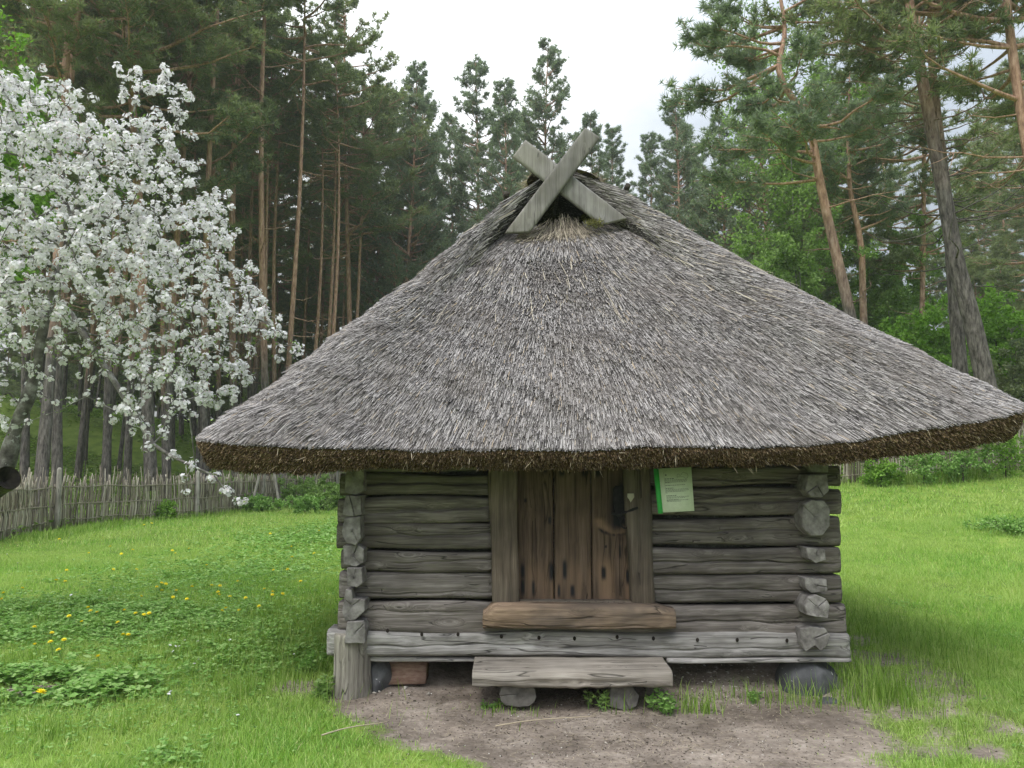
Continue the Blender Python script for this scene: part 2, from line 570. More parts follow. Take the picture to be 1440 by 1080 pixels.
M['stem'] = plain('green_stem', (0.13, 0.24, 0.06), 0.6)
M['birch'] = rough_mat('birch_bark', [(0.4, (0.03, 0.03, 0.028)), (0.5, (0.22, 0.21, 0.2)), (0.65, (0.45, 0.44, 0.42))], 5, 0.01, 0.5, stretch=(1, 1, 0.35))
M['twig'] = rough_mat('dark_twig', [(0.3, (0.03, 0.025, 0.02)), (0.7, (0.09, 0.078, 0.065))], 12, 0.01, 0.7)


def pine_bark(name='pine_bark', z0=4.0, z1=8.5):
    m, t, b = newmat(name)
    c = t.nodes.new('ShaderNodeTexCoord')
    sx = t.nodes.new('ShaderNodeSeparateXYZ')
    t.links.new(c.outputs['Object'], sx.inputs[0])
    mp_ = t.nodes.new('ShaderNodeMapping')
    mp_.inputs['Scale'].default_value = (9, 9, 2.2)
    t.links.new(c.outputs['Object'], mp_.inputs['Vector'])
    n = noise(t, mp_.outputs[0], 1.6, 5, 0.65)
    low = ramp(t, [(0.35, (0.032, 0.028, 0.026)), (0.5, (0.105, 0.092, 0.085)), (0.7, (0.21, 0.187, 0.175))])
    up = ramp(t, [(0.3, (0.17, 0.098, 0.068)), (0.5, (0.42, 0.252, 0.176)), (0.7, (0.60, 0.41, 0.31))])
    t.links.new(n.outputs['Fac'], low.inputs['Fac'])
    t.links.new(n.outputs['Fac'], up.inputs['Fac'])
    n2 = noise(t, c.outputs['Object'], 0.6, 3)
    hz = math_(t, 'ADD', sx.outputs['Z'], math_(t, 'MULTIPLY', math_(t, 'SUBTRACT', n2.outputs['Fac'], 0.5), 6.0))
    f = t.nodes.new('ShaderNodeMapRange')
    f.inputs['From Min'].default_value = z0
    f.inputs['From Max'].default_value = z1
    t.links.new(hz, f.inputs['Value'])
    t.links.new(mixc(t, f.outputs[0], low.outputs['Color'], up.outputs['Color']), b.inputs['Base Color'])
    bump(t, b, n.outputs['Fac'], 0.9, 0.03)
    return m


M['pine'] = pine_bark()
M['pine_grey'] = pine_bark('grey_pine_bark', 8.0, 13.0)

# ------------------------------------------------------------------ ground
HUT_X0, HUT_X1, HUT_Y = -1.27, 2.46, 5.9


def ground_z(x, y):
    x = np.asarray(x, float)
    y = np.asarray(y, float)
    right = sstep(8, 24, y) * sstep(1.0, 9.0, x) * (1.22 + 0.075 * (x - 9))
    right = np.where(x > 1, right, 0) + sstep(24, 70, y) * sstep(0, 10, x) * 3.0
    fx = np.interp(y, [13, 17.3, 20, 22.3, 25.6, 31, 38, 42, 44], [-9.9, -11.2, -12, -11.6, -10.5, -9.5, -8.4, -6.5, 0])
    beyond = np.where(x < 2, np.maximum(fx - x, y - 44) * sstep(12, 20, y), y - 44)
    left = sstep(0.3, 36, beyond) * 6.0
    far = sstep(70, 130, y) * 3.0
    z = right + left + far
    z = z + 0.035 * wob(x, y, 0.9, 1) * sstep(6.2, 10, y) + 0.012 * wob(x, y, 3.0, 2) + 0.006 * wob(x, y, 9.0, 5) * (np.abs(x) < 6)
    # soil bank under the hut
    z = z + 0.15 * sstep(5.75, 6.4, y) * sstep(11, 10, y) * sstep(0.7, 1.1, x) * sstep(2.6, 2.3, x)
    z = z + 0.07 * sstep(5.8, 6.5, y) * sstep(11, 10, y) * sstep(-1.3, -1.0, x) * sstep(0.9, 0.6, x)
    # trodden hollow before the step
    z = z - 0.035 * np.exp(-(((x - 0.6) / 1.3) ** 2 + ((y - 5.2) / 0.5) ** 2))
    return z


def dirt_mask(x, y):
    x = np.asarray(x, float)
    y = np.asarray(y, float)
    w = 0.14 * wob(x, y, 3.2, 3) + 0.07 * wob(x, y, 9.0, 4)
    tt = np.clip((5.75 - y) / 1.3, -0.2, 2)
    lx = -1.2 + 1.0 * tt
    rx = 2.4 - 0.36 * tt
    front = sstep(-0.42, 0.3, x - lx + 1.3 * w) * sstep(-0.6, 0.4, rx - x + 1.3 * w) * sstep(6.4, 6.0, y)
    under = sstep(-1.25, -1.05, x) * sstep(2.55, 2.35, x) * sstep(5.6, 5.8, y) * sstep(10.6, 10.3, y)
    left = 0.8 * np.exp(-(((x + 1.55) / 0.25) ** 2 + ((y - 6.0) / 0.28) ** 2))
    strip = 0.85 * np.exp(-((x - 2.85 - 0.12 * (y - 6) + 0.5 * w) / 0.58) ** 2) * sstep(3.6, 4.8, y) * sstep(9.5, 7.2, y) * (0.7 + 0.6 * wob(x, y, 4.5, 5))
    bed = np.exp(-(((x + 3.5) / 0.3) ** 2 + ((y - 5.9) / 0.17) ** 2) ** 2)
    d = np.maximum.reduce([front, under, left, strip, bed * 1.1])
    return np.clip(d, 0, 1)


def axis_pts(lo, hi, step, outs):
    a = list(np.arange(lo, hi, step))
    s = step
    x = a[-1]
    while x < outs[1]:
        s *= 1.09
        x += s
        a.append(x)
    s = step
    x = lo
    b = []
    while x > outs[0]:
        s *= 1.09
        x -= s
        b.append(x)
    return np.array(b[::-1] + a)


gx = axis_pts(-5, 5, 0.05, (-150, 150))
gy = axis_pts(3.6, 9.5, 0.05, (-40, 170))
GX, GY = np.meshgrid(gx, gy)
GZ = ground_z(GX, GY)
nx, ny = len(gx), len(gy)
ii = (np.arange(ny - 1)[:, None] * nx + np.arange(nx - 1)[None]).ravel()
mb = MB()
mb.add(np.stack([GX, GY, GZ], -1).reshape(-1, 3), np.stack([ii, ii + 1, ii + nx + 1, ii + nx], -1), attr=dirt_mask(GX, GY).ravel())


def ground_mat():
    m, t, b = newmat('lawn_and_soil')
    v = mapping(t, (1, 1, 1))
    at = t.nodes.new('ShaderNodeAttribute')
    at.attribute_name = 'dirt'
    n1 = noise(t, v, 2.2, 6, 0.65)
    n2 = noise(t, v, 26, 5, 0.7)
    gr = ramp(t, [(0.3, (0.10, 0.16, 0.025)), (0.5, (0.16, 0.25, 0.035)), (0.72, (0.24, 0.31, 0.06))])
    t.links.new(n1.outputs['Fac'], gr.inputs['Fac'])
    so = ramp(t, [(0.34, (0.11, 0.088, 0.07)), (0.5, (0.25, 0.208, 0.172)), (0.66, (0.43, 0.375, 0.32))])
    sm = math_(t, 'ADD', math_(t, 'MULTIPLY', n1.outputs['Fac'], 0.6), math_(t, 'MULTIPLY', n2.outputs['Fac'], 0.4))
    t.links.new(sm, so.inputs['Fac'])
    n4 = noise(t, v, 0.9, 5, 0.7)
    dm = ramp(t, [(0.36, (0.55, 0.53, 0.51)), (0.5, (0.95, 0.94, 0.93)), (0.64, (1.3, 1.29, 1.27))])
    t.links.new(n4.outputs['Fac'], dm.inputs['Fac'])
    soil = mixc(t, 1.0, so.outputs['Color'], dm.outputs['Color'], 'MULTIPLY')
    f = math_(t, 'ADD', at.outputs['Fac'], math_(t, 'MULTIPLY', math_(t, 'SUBTRACT', n2.outputs['Fac'], 0.5), 0.7))
    fr = ramp(t, [(0.25, (0, 0, 0)), (0.6, (1, 1, 1))])
    t.links.new(f, fr.inputs['Fac'])
    t.links.new(mixc(t, fr.outputs['Color'], gr.outputs['Color'], soil), b.inputs['Base Color'])
    n3 = noise(t, v, 60, 4, 0.7)
    hh = math_(t, 'ADD', n2.outputs['Fac'], math_(t, 'MULTIPLY', n3.outputs['Fac'], 0.5))
    bump(t, b, hh, 0.9, 0.02)
    return m


g_o = mb.build('ground', ground_mat(), attr='dirt', smooth=True)
tag(g_o, None, None, kind='structure')


def on_ground(px, py):
    """where the ray through a photo pixel meets the ground"""
    Y = 6.0
    lo, hi = 3.0, 90.0
    for Y in np.linspace(lo, hi, 4000):
        p = P(px, py, Y)
        if p[2] <= ground_z(p[0], p[1]):
            return np.array([p[0], p[1], float(ground_z(p[0], p[1]))])
    return P(px, py, hi)


# ------------------------------------------------------------------ the log hut
HO = np.array([0.6, 5.9, 0.0])
hut = thing('log_hut', 'weathered log hut with a steep grey reed thatched roof', 'hut', HO)


def hewn_log(mb, x0, x1, z0, z1, yf, yb, seed, cracks=(), wav=0.012, nv=34, nl=110, tilt=0.0, bulge=0.03, end_round=0.02, bevel=0.0):
    """a hewn log lying along x; front face at yf (towards the camera), back at yb"""
    r = np.random.default_rng(seed)
    xs = np.linspace(x0, x1, nl)
    h = z1 - z0
    s = np.linspace(-1, 1, nv)
    def wave(k, amp):
        f = r.uniform(0.8, 3.2, 4)
        p = r.uniform(0, 6.28, 4)
        a = r.uniform(0.3, 1, 4) / (1 + 0.3 * f)
        return amp * (a[:, None] * np.sin(f[:, None] * xs[None] * 1.7 + p[:, None])).sum(0)
    top = wave(0, wav) + tilt * (xs - (x0 + x1) / 2)
    bot = wave(1, wav) + tilt * (xs - (x0 + x1) / 2)
    fr = wave(2, 0.008)
    if bevel:
        top = top - bevel * np.exp(-((xs - x0) / 0.05) ** 2) - 0.6 * bevel * np.exp(-((x1 - xs) / 0.10) ** 2)
    Z = (z0 + bot)[:, None] + (h + top - bot)[:, None] * (s[None] + 1) / 2
    edge = np.abs(s) ** 9
    Yf = yf + fr[:, None] + bulge * edge[None] - 0.005 * (1 - s ** 2)[None]
    X = np.repeat(xs[:, None], nv, 1)
    Yf = Yf + 0.0035 * np.sin(40 * Z + 6 * np.sin(3.1 * X + seed)) + 0.004 * wob(X * 2.0 + seed, Z * 22, 1.4, 2) + 0.003 * wob(X * 9.0 + seed, Z * 30, 1.3, 6)
    for (c0, c1, xa, xb, dep) in cracks:      # a drying crack running from height c0 to c1 (0..1)
        tx = np.clip((xs - xa) / (xb - xa), 0, 1)
        zc = z0 + h * (c0 + (c1 - c0) * tx) + 0.006 * np.sin(xs * 7 + seed) + 0.004 * np.sin(xs * 19 + seed * 2)
        on = sstep(xa - 0.03, xa + 0.1, xs) * sstep(xb + 0.03, xb - 0.1, xs)
        below = (Z - zc[:, None])
        Yf = Yf + dep * on[:, None] * np.exp(-(below / 0.0065) ** 2)
        Yf = Yf + 0.3 * dep * on[:, None] * np.exp(-((below - 0.02) / 0.02) ** 2) * (below > 0)
    # ends pull in slightly so that they look chopped, not sawn
    e = np.minimum(xs - x0, x1 - xs)
    sh = np.exp(-(e / end_round) ** 2)
    Yf = Yf + sh[:, None] * 0.012
    Yb = np.full(nl, yb)
    V = np.concatenate([np.stack([X, Yf, Z], -1), np.stack([X[:, :1], Yb[:, None], Z[:, -1:]], -1), np.stack([X[:, :1], Yb[:, None], Z[:, :1]], -1)], 1)
    m = nv + 2
    i = np.arange(nl - 1)[:, None] * m
    j = np.arange(m)[None]
    k = (j + 1) % m
    Q = np.stack([i + j, i + m + j, i + m + k, i + k], -1).reshape(-1, 4)
    # end caps
    base = V.reshape(-1, 3)
    T = []
    c0, c1 = len(base), len(base) + 1
    cen = np.stack([V[0].mean(0), V[-1].mean(0)])
    cen[0, 0] -= 0.004
    cen[1, 0] += 0.004
    for a in range(m):
        bb = (a + 1) % m
        T.append((a, bb, c0))
        T.append(((nl - 1) * m + bb, (nl - 1) * m + a, c1))
    mb.add(np.concatenate([base, cen]), Q, T)


def zpix(y, Y=5.87):
    return P(832, y, Y)[2]


def xpix(x, Y=5.87, y=800):
    return P(x, y, Y)[0]


FL = [  # front wall, left of the door: x0, x1, y top, y bottom, cracks
    (481, 692, 655, 664, ()),
    (479, 691, 664, 698, ((0.5, 0.53, -1.2, 0, 0.03),)),
    (475, 691, 698, 737, ((0.3, 0.62, -1.15, -0.2, 0.022), (0.48, 0.7, -0.9, 0, 0.02))),
    (474, 692, 736, 774, ((0.52, 0.62, -1.2, 0, 0.025),)),
    (480, 692, 773, 806, ((0.45, 0.6, -0.9, 0.0, 0.015),)),
    (477, 693, 804, 844, ((0.2, 0.25, -1.2, -0.1, 0.012),)),
]
FR = [
    (905, 1181, 655, 684, ((0.3, 0.35, 1.2, 2.4, 0.02),)),
    (906, 1182, 685, 726, ((0.45, 0.5, 1.0, 2.4, 0.03), (0.8, 0.75, 1.3, 2.2, 0.02))),
    (907, 1182, 727, 768, ((0.45, 0.62, 0.95, 2.4, 0.02),)),
    (908, 1181, 769, 808, ((0.5, 0.42, 0.95, 2.4, 0.03),)),
    (908, 1183, 807, 849, ((0.47, 0.44, 0.95, 2.45, 0.03),)),
]
k = 11
for (a, b_, y0, y1, cr) in FL + FR:
    mb = MB()
    k += 1
    hewn_log(mb, xpix(a, y=(y0 + y1) / 2), xpix(b_, y=(y0 + y1) / 2), zpix(y1) + 0.009, zpix(y0) - 0.008, 5.85 + 0.012 * math.sin(k * 2.3), 6.03, k, cr, tilt=0.004 * math.sin(k))
    mb.build('wall_log', M['log'], hut, HO, smooth=True)
mb = MB()
hewn_log(mb, xpix(476, y=865), xpix(1189, y=870), zpix(892), zpix(848) - 0.006, 5.84, 6.03, 41, ((0.8, 0.75, -1.2, -0.3, 0.014), (0.45, 0.4, 1.1, 2.4, 0.03)), wav=0.014, nl=160, tilt=-0.008)
mb.build('wall_log', M['log'], hut, HO, smooth=True)
mb = MB()
hewn_log(mb, xpix(462, y=900), xpix(1191, y=910), zpix(922), zpix(887), 5.81, 6.04, 47, ((0.45, 0.5, -1.2, 0.3, 0.016), (0.3, 0.36, 0.6, 2.3, 0.014)), wav=0.012, nl=200, tilt=-0.006)
# broken lower edge of the sill, with the thin split piece below it
sill = mb.build('sill_log', M['sill'], hut, HO, smooth=True)
mb = MB()
hewn_log(mb, xpix(520, y=925), xpix(676, y=928), zpix(930), zpix(923), 5.84, 5.98, 51, (), wav=0.006, nv=10, nl=60, tilt=-0.015)
mb.build('sill_splinter', M['sill'], hut, HO, smooth=True)
mb = MB()
hewn_log(mb, xpix(936, y=925), xpix(1192, y=923), zpix(929.5), zpix(922.5), 5.80, 5.98, 53, (), wav=0.004, nv=10, nl=60, tilt=0.004)
mb.build('sill_splinter', M['sill'], hut, HO, smooth=True)
# peg holes in the sill
for px, py in ((545, 887), (593, 892), (644, 892), (705, 895), (758, 897), (808, 898), (868, 896), (919, 898), (981, 900), (1037, 900), (1107, 901)):
    mb = MB()
    c = P(px, py, 5.79)
    for q in range(1):
        th = np.linspace(0, 2 * np.pi, 10, endpoint=False)
        ring = c + np.stack([np.cos(th) * 0.009, 0 * th, np.sin(th) * 0.012], -1)
        ring2 = ring + np.array([0, 0.004, 0]) + (ring - c) * 0.3
        mb.add(np.concatenate([ring, ring2, [c + np.array([0, 0.003, 0])]]),
               [(i, (i + 1) % 10, 10 + (i + 1) % 10, 10 + i) for i in range(10)], [((i + 1) % 10, i, 20) for i in range(10)])
    mb.build('peg_hole', M['hollow'], sill, HO, smooth=True)


def end_log(poly, Yf, Yb, seed, rings=18, checks=3, n=220):
    """a log running straight back, its chopped end drawn by a pixel outline at depth Yf"""
    r = np.random.default_rng(seed)
    pts = np.array([P(a, b, Yf) for a, b in poly])
    cl = np.concatenate([pts, pts[:1]])
    d = np.concatenate([[0], np.cumsum(np.linalg.norm(np.diff(cl, axis=0), axis=1))])
    s = np.linspace(0, d[-1], n, endpoint=False)
    O = np.stack([np.interp(s, d, cl[:, i]) for i in range(3)], -1)
    for _ in range(3):
        O = 0.5 * O + 0.25 * (np.roll(O, 1, 0) + np.roll(O, -1, 0))
    c = O.mean(0)
    a = np.arctan2(O[:, 2] - c[2], O[:, 0] - c[0])
    O = O + (O - c) * (0.012 * np.sin(5 * a + r.uniform(0, 6)) + 0.008 * np.sin(11 * a + r.uniform(0, 6)))[:, None]
    R = np.linalg.norm(O - c, axis=1).mean()
    chk = [(r.uniform(0, 6.28), r.uniform(0.2, 0.9)) for _ in range(checks)]
    V, Q, T = [], [], []
    bk = c + (O - c) * 0.97
    bk[:, 1] = Yb
    V.append(bk)
    mid = O.copy()
    mid[:, 1] = Yf + 0.10
    V.append(mid)
    rim = O.copy()
    rim[:, 1] = Yf + 0.012
    V.append(rim)
    tiltx, tiltz = r.uniform(-0.12, 0.12, 2)
    for k in range(rings):
        f = 0.965 * (1 - k / rings)
        q = c + (O - c) * f
        y = Yf + 0.0006 * r.normal(size=n) + 0.004 * wob(q[:, 0] * 18, q[:, 2] * 18, 1.0, seed % 7) + tiltx * (q[:, 0] - c[0]) + tiltz * (q[:, 2] - c[2])
        for (ca, cd) in chk:
            da = np.abs((a - ca + np.pi) % (2 * np.pi) - np.pi)
            dist = da * np.maximum(f, 0.06) * R
            y = y + 0.02 * cd * np.exp(-(dist / 0.0032) ** 2) * (f > 0.1)
        q[:, 1] = y
        V.append(q)
    V = np.concatenate(V + [c[None]])
    m = rings + 3
    for k in range(m - 1):
        for j in range(n):
            j2 = (j + 1) % n
            Q.append((k * n + j, k * n + j2, (k + 1) * n + j2, (k + 1) * n + j))
    for j in range(n):
        T.append(((m - 1) * n + j, (m - 1) * n + (j + 1) % n, m * n))
    mb = MB()
    mb.add(V, Q, T)
    return mb


LEFT_ENDS = [
    [(487, 655), (511, 655), (511, 690), (500, 697), (484, 692)],
    [(486, 697), (507, 697), (508, 724), (496, 727), (481, 724)],
    [(484, 729), (506, 726), (507, 757), (500, 767), (487, 764), (480, 750)],
    [(482, 768), (503, 766), (512, 772), (511, 792), (500, 797), (483, 794)],
    [(487, 799), (508, 799), (510, 820), (503, 826), (488, 824)],
    [(486, 829), (494, 829), (496, 842), (513, 844), (512, 860), (500, 872), (486, 874), (481, 862), (483, 845)],
    [(488, 874), (510, 874), (514, 884), (512, 905), (484, 905)],
]
RIGHT_ENDS = [
    [(1132, 648), (1166, 650), (1165, 664), (1140, 664)],
    [(1136, 668), (1163, 667), (1166, 690), (1156, 700), (1140, 699), (1133, 690)],
    [(1130, 708), (1142, 703), (1160, 704), (1168, 716), (1167, 740), (1157, 754), (1141, 754), (1128, 742), (1127, 722)],
    [(1133, 770), (1161, 773), (1162, 788), (1148, 792), (1137, 786)],
    [(1132, 813), (1163, 815), (1164, 832), (1140, 834), (1133, 828)],
    [(1137, 840), (1150, 837), (1162, 842), (1168, 852), (1164, 870), (1134, 865), (1132, 852)],
    [(1126, 884), (1140, 881), (1160, 883), (1167, 893), (1164, 908), (1155, 916), (1147, 908), (1134, 916), (1127, 904)],
]
for side_, ends in ((0, LEFT_ENDS), (1, RIGHT_ENDS)):
    for q, poly in enumerate(ends):
        Yf = 5.70 + 0.035 * math.sin(3.1 * q + side_) + (0.03 if q in (0, 3) else 0)
        end_log(poly, Yf, 10.4, 100 + side_ * 20 + q, checks=2 if q % 2 else 1).build('side_log', M['end'], hut, HO, smooth=True)
# inner wall faces close the gaps between the round side logs; the back wall
for xa, xb in ((HUT_X0 + 0.07, HUT_X0 + 0.13), (HUT_X1 - 0.23, HUT_X1 - 0.17)):
    mb = MB()
    mb.box((xa, 6.0, 0.3), (xb, 10.3, 2.3))
    mb.build('side_wall', M['log_y'], hut, HO)
mb = MB()
mb.box((HUT_X0 + 0.1, 10.2, 0.3), (HUT_X1 - 0.2, 10.4, 2.4))
mb.build('back_wall', M['log'], hut, HO)
mb = MB()
mb.box((HUT_X0 + 0.14, 6.04, 0.30), (HUT_X1 - 0.24, 10.19, 0.36))
mb.build('floor_boards', M['log_y'], hut, HO)
mb = MB()
mb.box((HUT_X0 + 0.14, 6.0, 1.72), (HUT_X1 - 0.24, 10.19, 1.78))
mb.build('ceiling_boards', M['log_y'], hut, HO)
mb = MB()
mb.box((HUT_X0 + 0.14, 6.0, 0.37), (xpix(720), 6.028, 1.715))
mb.build('inner_lining', M['log_y'], hut, HO)
mb = MB()
mb.box((xpix(900), 6.0, 0.37), (HUT_X1 - 0.24, 6.028, 1.715))
mb.build('inner_lining', M['log_y'], hut, HO)

# door posts
for seed, (ta, tb, ba, bb, y1) in ((61, (686, 727, 693, 730, 849)), (62, (877, 914, 889, 922, 848))):
    mb = MB()
    r = np.random.default_rng(seed)
    nz_, nxx = 120, 14
    zs = np.linspace(zpix(y1, 5.8), 1.86, nz_)
    f = (zs - zs[0]) / (zpix(655, 5.8) - zs[0])
    xa = xpix(ba, 5.8, 850) + (xpix(ta, 5.8, 655) - xpix(ba, 5.8, 850)) * f + 0.004 * np.sin(zs * 9 + seed)
    xb = xpix(bb, 5.8, 850) + (xpix(tb, 5.8, 655) - xpix(bb, 5.8, 850)) * f + 0.005 * np.sin(zs * 7 + seed * 2)
    s = np.linspace(0, 1, nxx)
    X = xa[:, None] + (xb - xa)[:, None] * s[None]
    Z = np.repeat(zs[:, None], nxx, 1)
    Y = 5.79 + 0.025 * np.abs(2 * s[None] - 1) ** 6 + 0.003 * wob(X * 40, Z * 2, 1.2, 3) + 0 * Z
    Y = Y + 0.02 * np.exp(-((s[None] - 0.62 - 0.08 * np.sin(Z * 5 + seed)) / 0.05) ** 2) * sstep(1.0, 1.25, Z)
    V = np.concatenate([np.stack([X, Y, Z], -1), np.stack([X[:, -1:], np.full((nz_, 1), 5.99), Z[:, :1]], -1), np.stack([X[:, :1], np.full((nz_, 1), 5.99), Z[:, :1]], -1)], 1)
    m_ = nxx + 2
    i = np.arange(nz_ - 1)[:, None] * m_
    j = np.arange(m_)[None]
    k2 = (j + 1) % m_
    mb.add(V.reshape(-1, 3), np.stack([i + j, i + k2, i + m_ + k2, i + m_ + j], -1).reshape(-1, 4))
    mb.build('door_post', M['post'], hut, HO, smooth=True)

# door: three planks in one leaf, each plank a grid so that stains and wear follow real spots
door_mb = MB()
brown_all, dark_all = [], []
DY = 5.90
edges = [(xpix(726, DY), xpix(778.5, DY)), (xpix(780, DY), xpix(831.5, DY)), (xpix(833, DY), xpix(892, DY))]
zb, zt = zpix(846, DY), 1.84


def dpix(px, py):
    p = P(px, py, DY)
    return p[0], p[2]


NAILS = [(735, 803, 3, 11), (776, 803, 4, 13), (794, 800, 3, 13), (849, 805, 3.4, 9), (883, 810, 3, 11), (805, 830, 3, 8), (786, 830, 2, 9), (750, 826, 2, 10), (735, 824, 3, 12),
         (767, 658, 3, 7), (790, 660, 4, 9), (822, 660, 5, 10), (841, 662, 4, 8), (773, 731, 2.5, 5), (739, 703, 2, 3), (872, 775, 1.6, 9), (852, 768, 1.6, 2)]
for q, (xa, xb) in enumerate(edges):
    nX, nZ = 44, 200
    X, Z = np.meshgrid(np.linspace(xa, xb, nX), np.linspace(zb, zt, nZ))
    e = np.minimum(X - xa, xb - X)
    Y = DY + (0.0, -0.008, 0.003)[q] + 0.014 * np.exp(-(e / 0.006) ** 2) + 0.0025 * wob(X * 60, Z * 2.2, 1.0, q)
    brown = 0.95 * sstep(zpix(775, DY), zpix(812, DY), Z + 0.05 * wob(X * 34, Z * 3, 1, 4)) * (0.55 + 0.7 * wob(X * 28, Z * 2.5, 1.0, 5 + q))
    dark = np.zeros_like(X)
    for (px, py, rx, rz) in NAILS:
        cx, cz = dpix(px, py)
        sx, sz = rx * DY / FPX, rz * DY / FPX
        dark = np.maximum(dark, 0.95 * np.exp(-((X - cx) / sx) ** 4 - ((Z - cz + 0.004) / sz) ** 4))
    # soot-dark patch round the lock and the arc the hasp has worn
    cx, cz = dpix(874, 712)
    dark = np.maximum(dark, 1.25 * np.exp(-((X - cx) / 0.085) ** 4 - ((Z - cz) / 0.19) ** 4) * (0.75 + 0.6 * wob(X * 30, Z * 9, 1.0, 7)))
    cx, cz = dpix(866, 728)
    rr = np.hypot(X - cx, (Z - cz) * 1.25)
    brown = np.maximum(brown, 1.0 * np.exp(-((rr - 0.125) / 0.04) ** 2) * sstep(0.01, -0.03, Z - cz))
    dark = np.maximum(dark, 1.0 * np.exp(-((rr - 0.158) / 0.016) ** 2) * sstep(-0.06, -0.10, Z - cz) * (0.7 + 0.5 * wob(X * 50, Z * 50, 1, 2)))
    V = np.stack([X, Y, Z], -1).reshape(-1, 3)
    i = (np.arange(nZ - 1)[:, None] * nX + np.arange(nX - 1)[None]).ravel()
    door_mb.add(V, np.stack([i, i + 1, i + nX + 1, i + nX], -1))
    brown_all.append(np.clip(brown, 0, 1).ravel())
    dark_all.append(np.clip(dark, 0, 1).ravel())
    b0 = door_mb.n
    door_mb.box((xa, DY + 0.016, zb), (xb, DY + 0.05, zt))
    brown_all.append(np.zeros(8))
    dark_all.append(np.zeros(8))
door = door_mb.build('door', M['door'], hut, HO, smooth=True)
for nm, arr in (('brown', brown_all), ('dark', dark_all)):
    a = door.data.attributes.new(nm, 'FLOAT', 'POINT')
    a.data.foreach_set('value', np.concatenate(arr).astype(np.float32))


def prism(mb, pts, th, dirv=(0, 1, 0), bev=0.0):
    """outline (n,3) thickened along dirv"""
    pts = np.asarray(pts, float)
    n = len(pts)
    d = np.asarray(dirv, float) * th
    c = pts.mean(0)
    f0 = c + (pts - c) * (1 - bev)
    V = np.concatenate([f0, pts + d * 0.25, pts + d, [c], [c + d]])
    Q = []
    for a in range(2):
        for i in range(n):
            j = (i + 1) % n
            Q.append((a * n + i, a * n + j, (a + 1) * n + j, (a + 1) * n + i))
    T = [(i, (i + 1) % n, 3 * n) for i in range(n)][:]
    T = [((i + 1) % n, i, 3 * n) for i in range(n)] + [(2 * n + i, 2 * n + (i + 1) % n, 3 * n + 1) for i in range(n)]
    mb.add(V, Q, T)


# iron lock on the door
mb = MB()
prism(mb, [P(a, b_, 5.872) for a, b_ in ((862, 688), (866, 683), (880, 684), (884, 692), (883, 712), (879, 726), (872, 732), (866, 722), (863, 706))], 0.02, bev=0.08)
lock = mb.build('lock_plate', M['iron'], door, HO)
mb = MB()
mb.tube([P(860, 722, 5.865), P(872, 724, 5.85), P(886, 718, 5.80), P(897, 714, 5.775)], [0.008, 0.011, 0.012, 0.008], 8)
mb.build('hasp', M['iron'], lock, HO, smooth=True)
mb = MB()
th = np.linspace(0, 2 * np.pi, 24)
c = P(879, 735, 5.845)
mb.tube(np.stack([c[0] + 0.032 * np.cos(th), c[1] + 0.012 * np.sin(th), c[2] + 0.04 * np.sin(th)], -1), 0.006, 7, cap=False)
mb.build('pull_ring', M['iron'], lock, HO, smooth=True)
mb = MB()
prism(mb, [P(a, b_, 5.78) for a, b_ in ((882.5, 694), (891.5, 694), (892, 699), (890, 702), (887, 706.5), (884.5, 702), (882.3, 699))], 0.006, bev=0.06)
mb.build('wooden_tag', M['tag'], hut, HO)

# threshold: a worn beam standing proud of the wall
mb = MB()
hewn_log(mb, xpix(679, 5.70, 865), xpix(951, 5.70, 865), zpix(887, 5.70), zpix(851, 5.70), 5.70, 5.88, 71, ((0.15, 0.12, -0.1, 1.0, 0.012),), wav=0.008, nv=40, nl=150, bulge=0.06, end_round=0.06, tilt=0.0, bevel=0.055)
mb.build('threshold', M['thresh'], hut, HO, smooth=True)
mb = MB()
hewn_log(mb, xpix(722, 5.83, 848), xpix(893, 5.83, 848), zpix(851, 5.83), zpix(845, 5.83), 5.822, 5.93, 73, (), wav=0.003, nv=10, nl=60)
mb.build('door_sill', M['post'], hut, HO, smooth=True)

# ------------------------------------------------------------------ thatched roof
XL, XR, YF, YB = -2.34, 3.93, 5.30, 11.2
RL, RR = 0.75, 1.05


def rrect():
    pts = []
    pts.append(np.stack([np.linspace(XL + RL, XR - RR, 160), np.full(160, YF)], -1))
    th = np.linspace(-np.pi / 2, 0, 50)[1:]
    pts.append(np.stack([XR - RR + RR * np.cos(th), YF + RR + RR * np.sin(th)], -1))
    pts.append(np.stack([np.full(90, XR), np.linspace(YF + RR, YB - 0.8, 91)[1:]], -1))
    th = np.linspace(0, np.pi / 2, 30)[1:]
    pts.append(np.stack([XR - 0.8 + 0.8 * np.cos(th), YB - 0.8 + 0.8 * np.sin(th)], -1))
    pts.append(np.stack([np.linspace(XR - 0.8, XL + 0.8, 81)[1:], np.full(80, YB)], -1))
    th = np.linspace(np.pi / 2, np.pi, 30)[1:]
    pts.append(np.stack([XL + 0.8 + 0.8 * np.cos(th), YB - 0.8 + 0.8 * np.sin(th)], -1))
    pts.append(np.stack([np.full(90, XL), np.linspace(YB - 0.8, YF + RL, 91)[1:]], -1))
    th = np.linspace(np.pi, 1.5 * np.pi, 40)[1:-1]
    pts.append(np.stack([XL + RL + RL * np.cos(th), YF + RL + RL * np.sin(th)], -1))
    return np.concatenate(pts)


BB = rrect()
NB = len(BB)
seg = np.linalg.norm(np.roll(BB, -1, 0) - BB, axis=1)
arc = np.concatenate([[0], np.cumsum(seg)])
PER = arc[-1]
arc = arc[:-1]


def arc_of(x, y):
    return arc[np.argmin((BB[:, 0] - x) ** 2 + (BB[:, 1] - y) ** 2)]


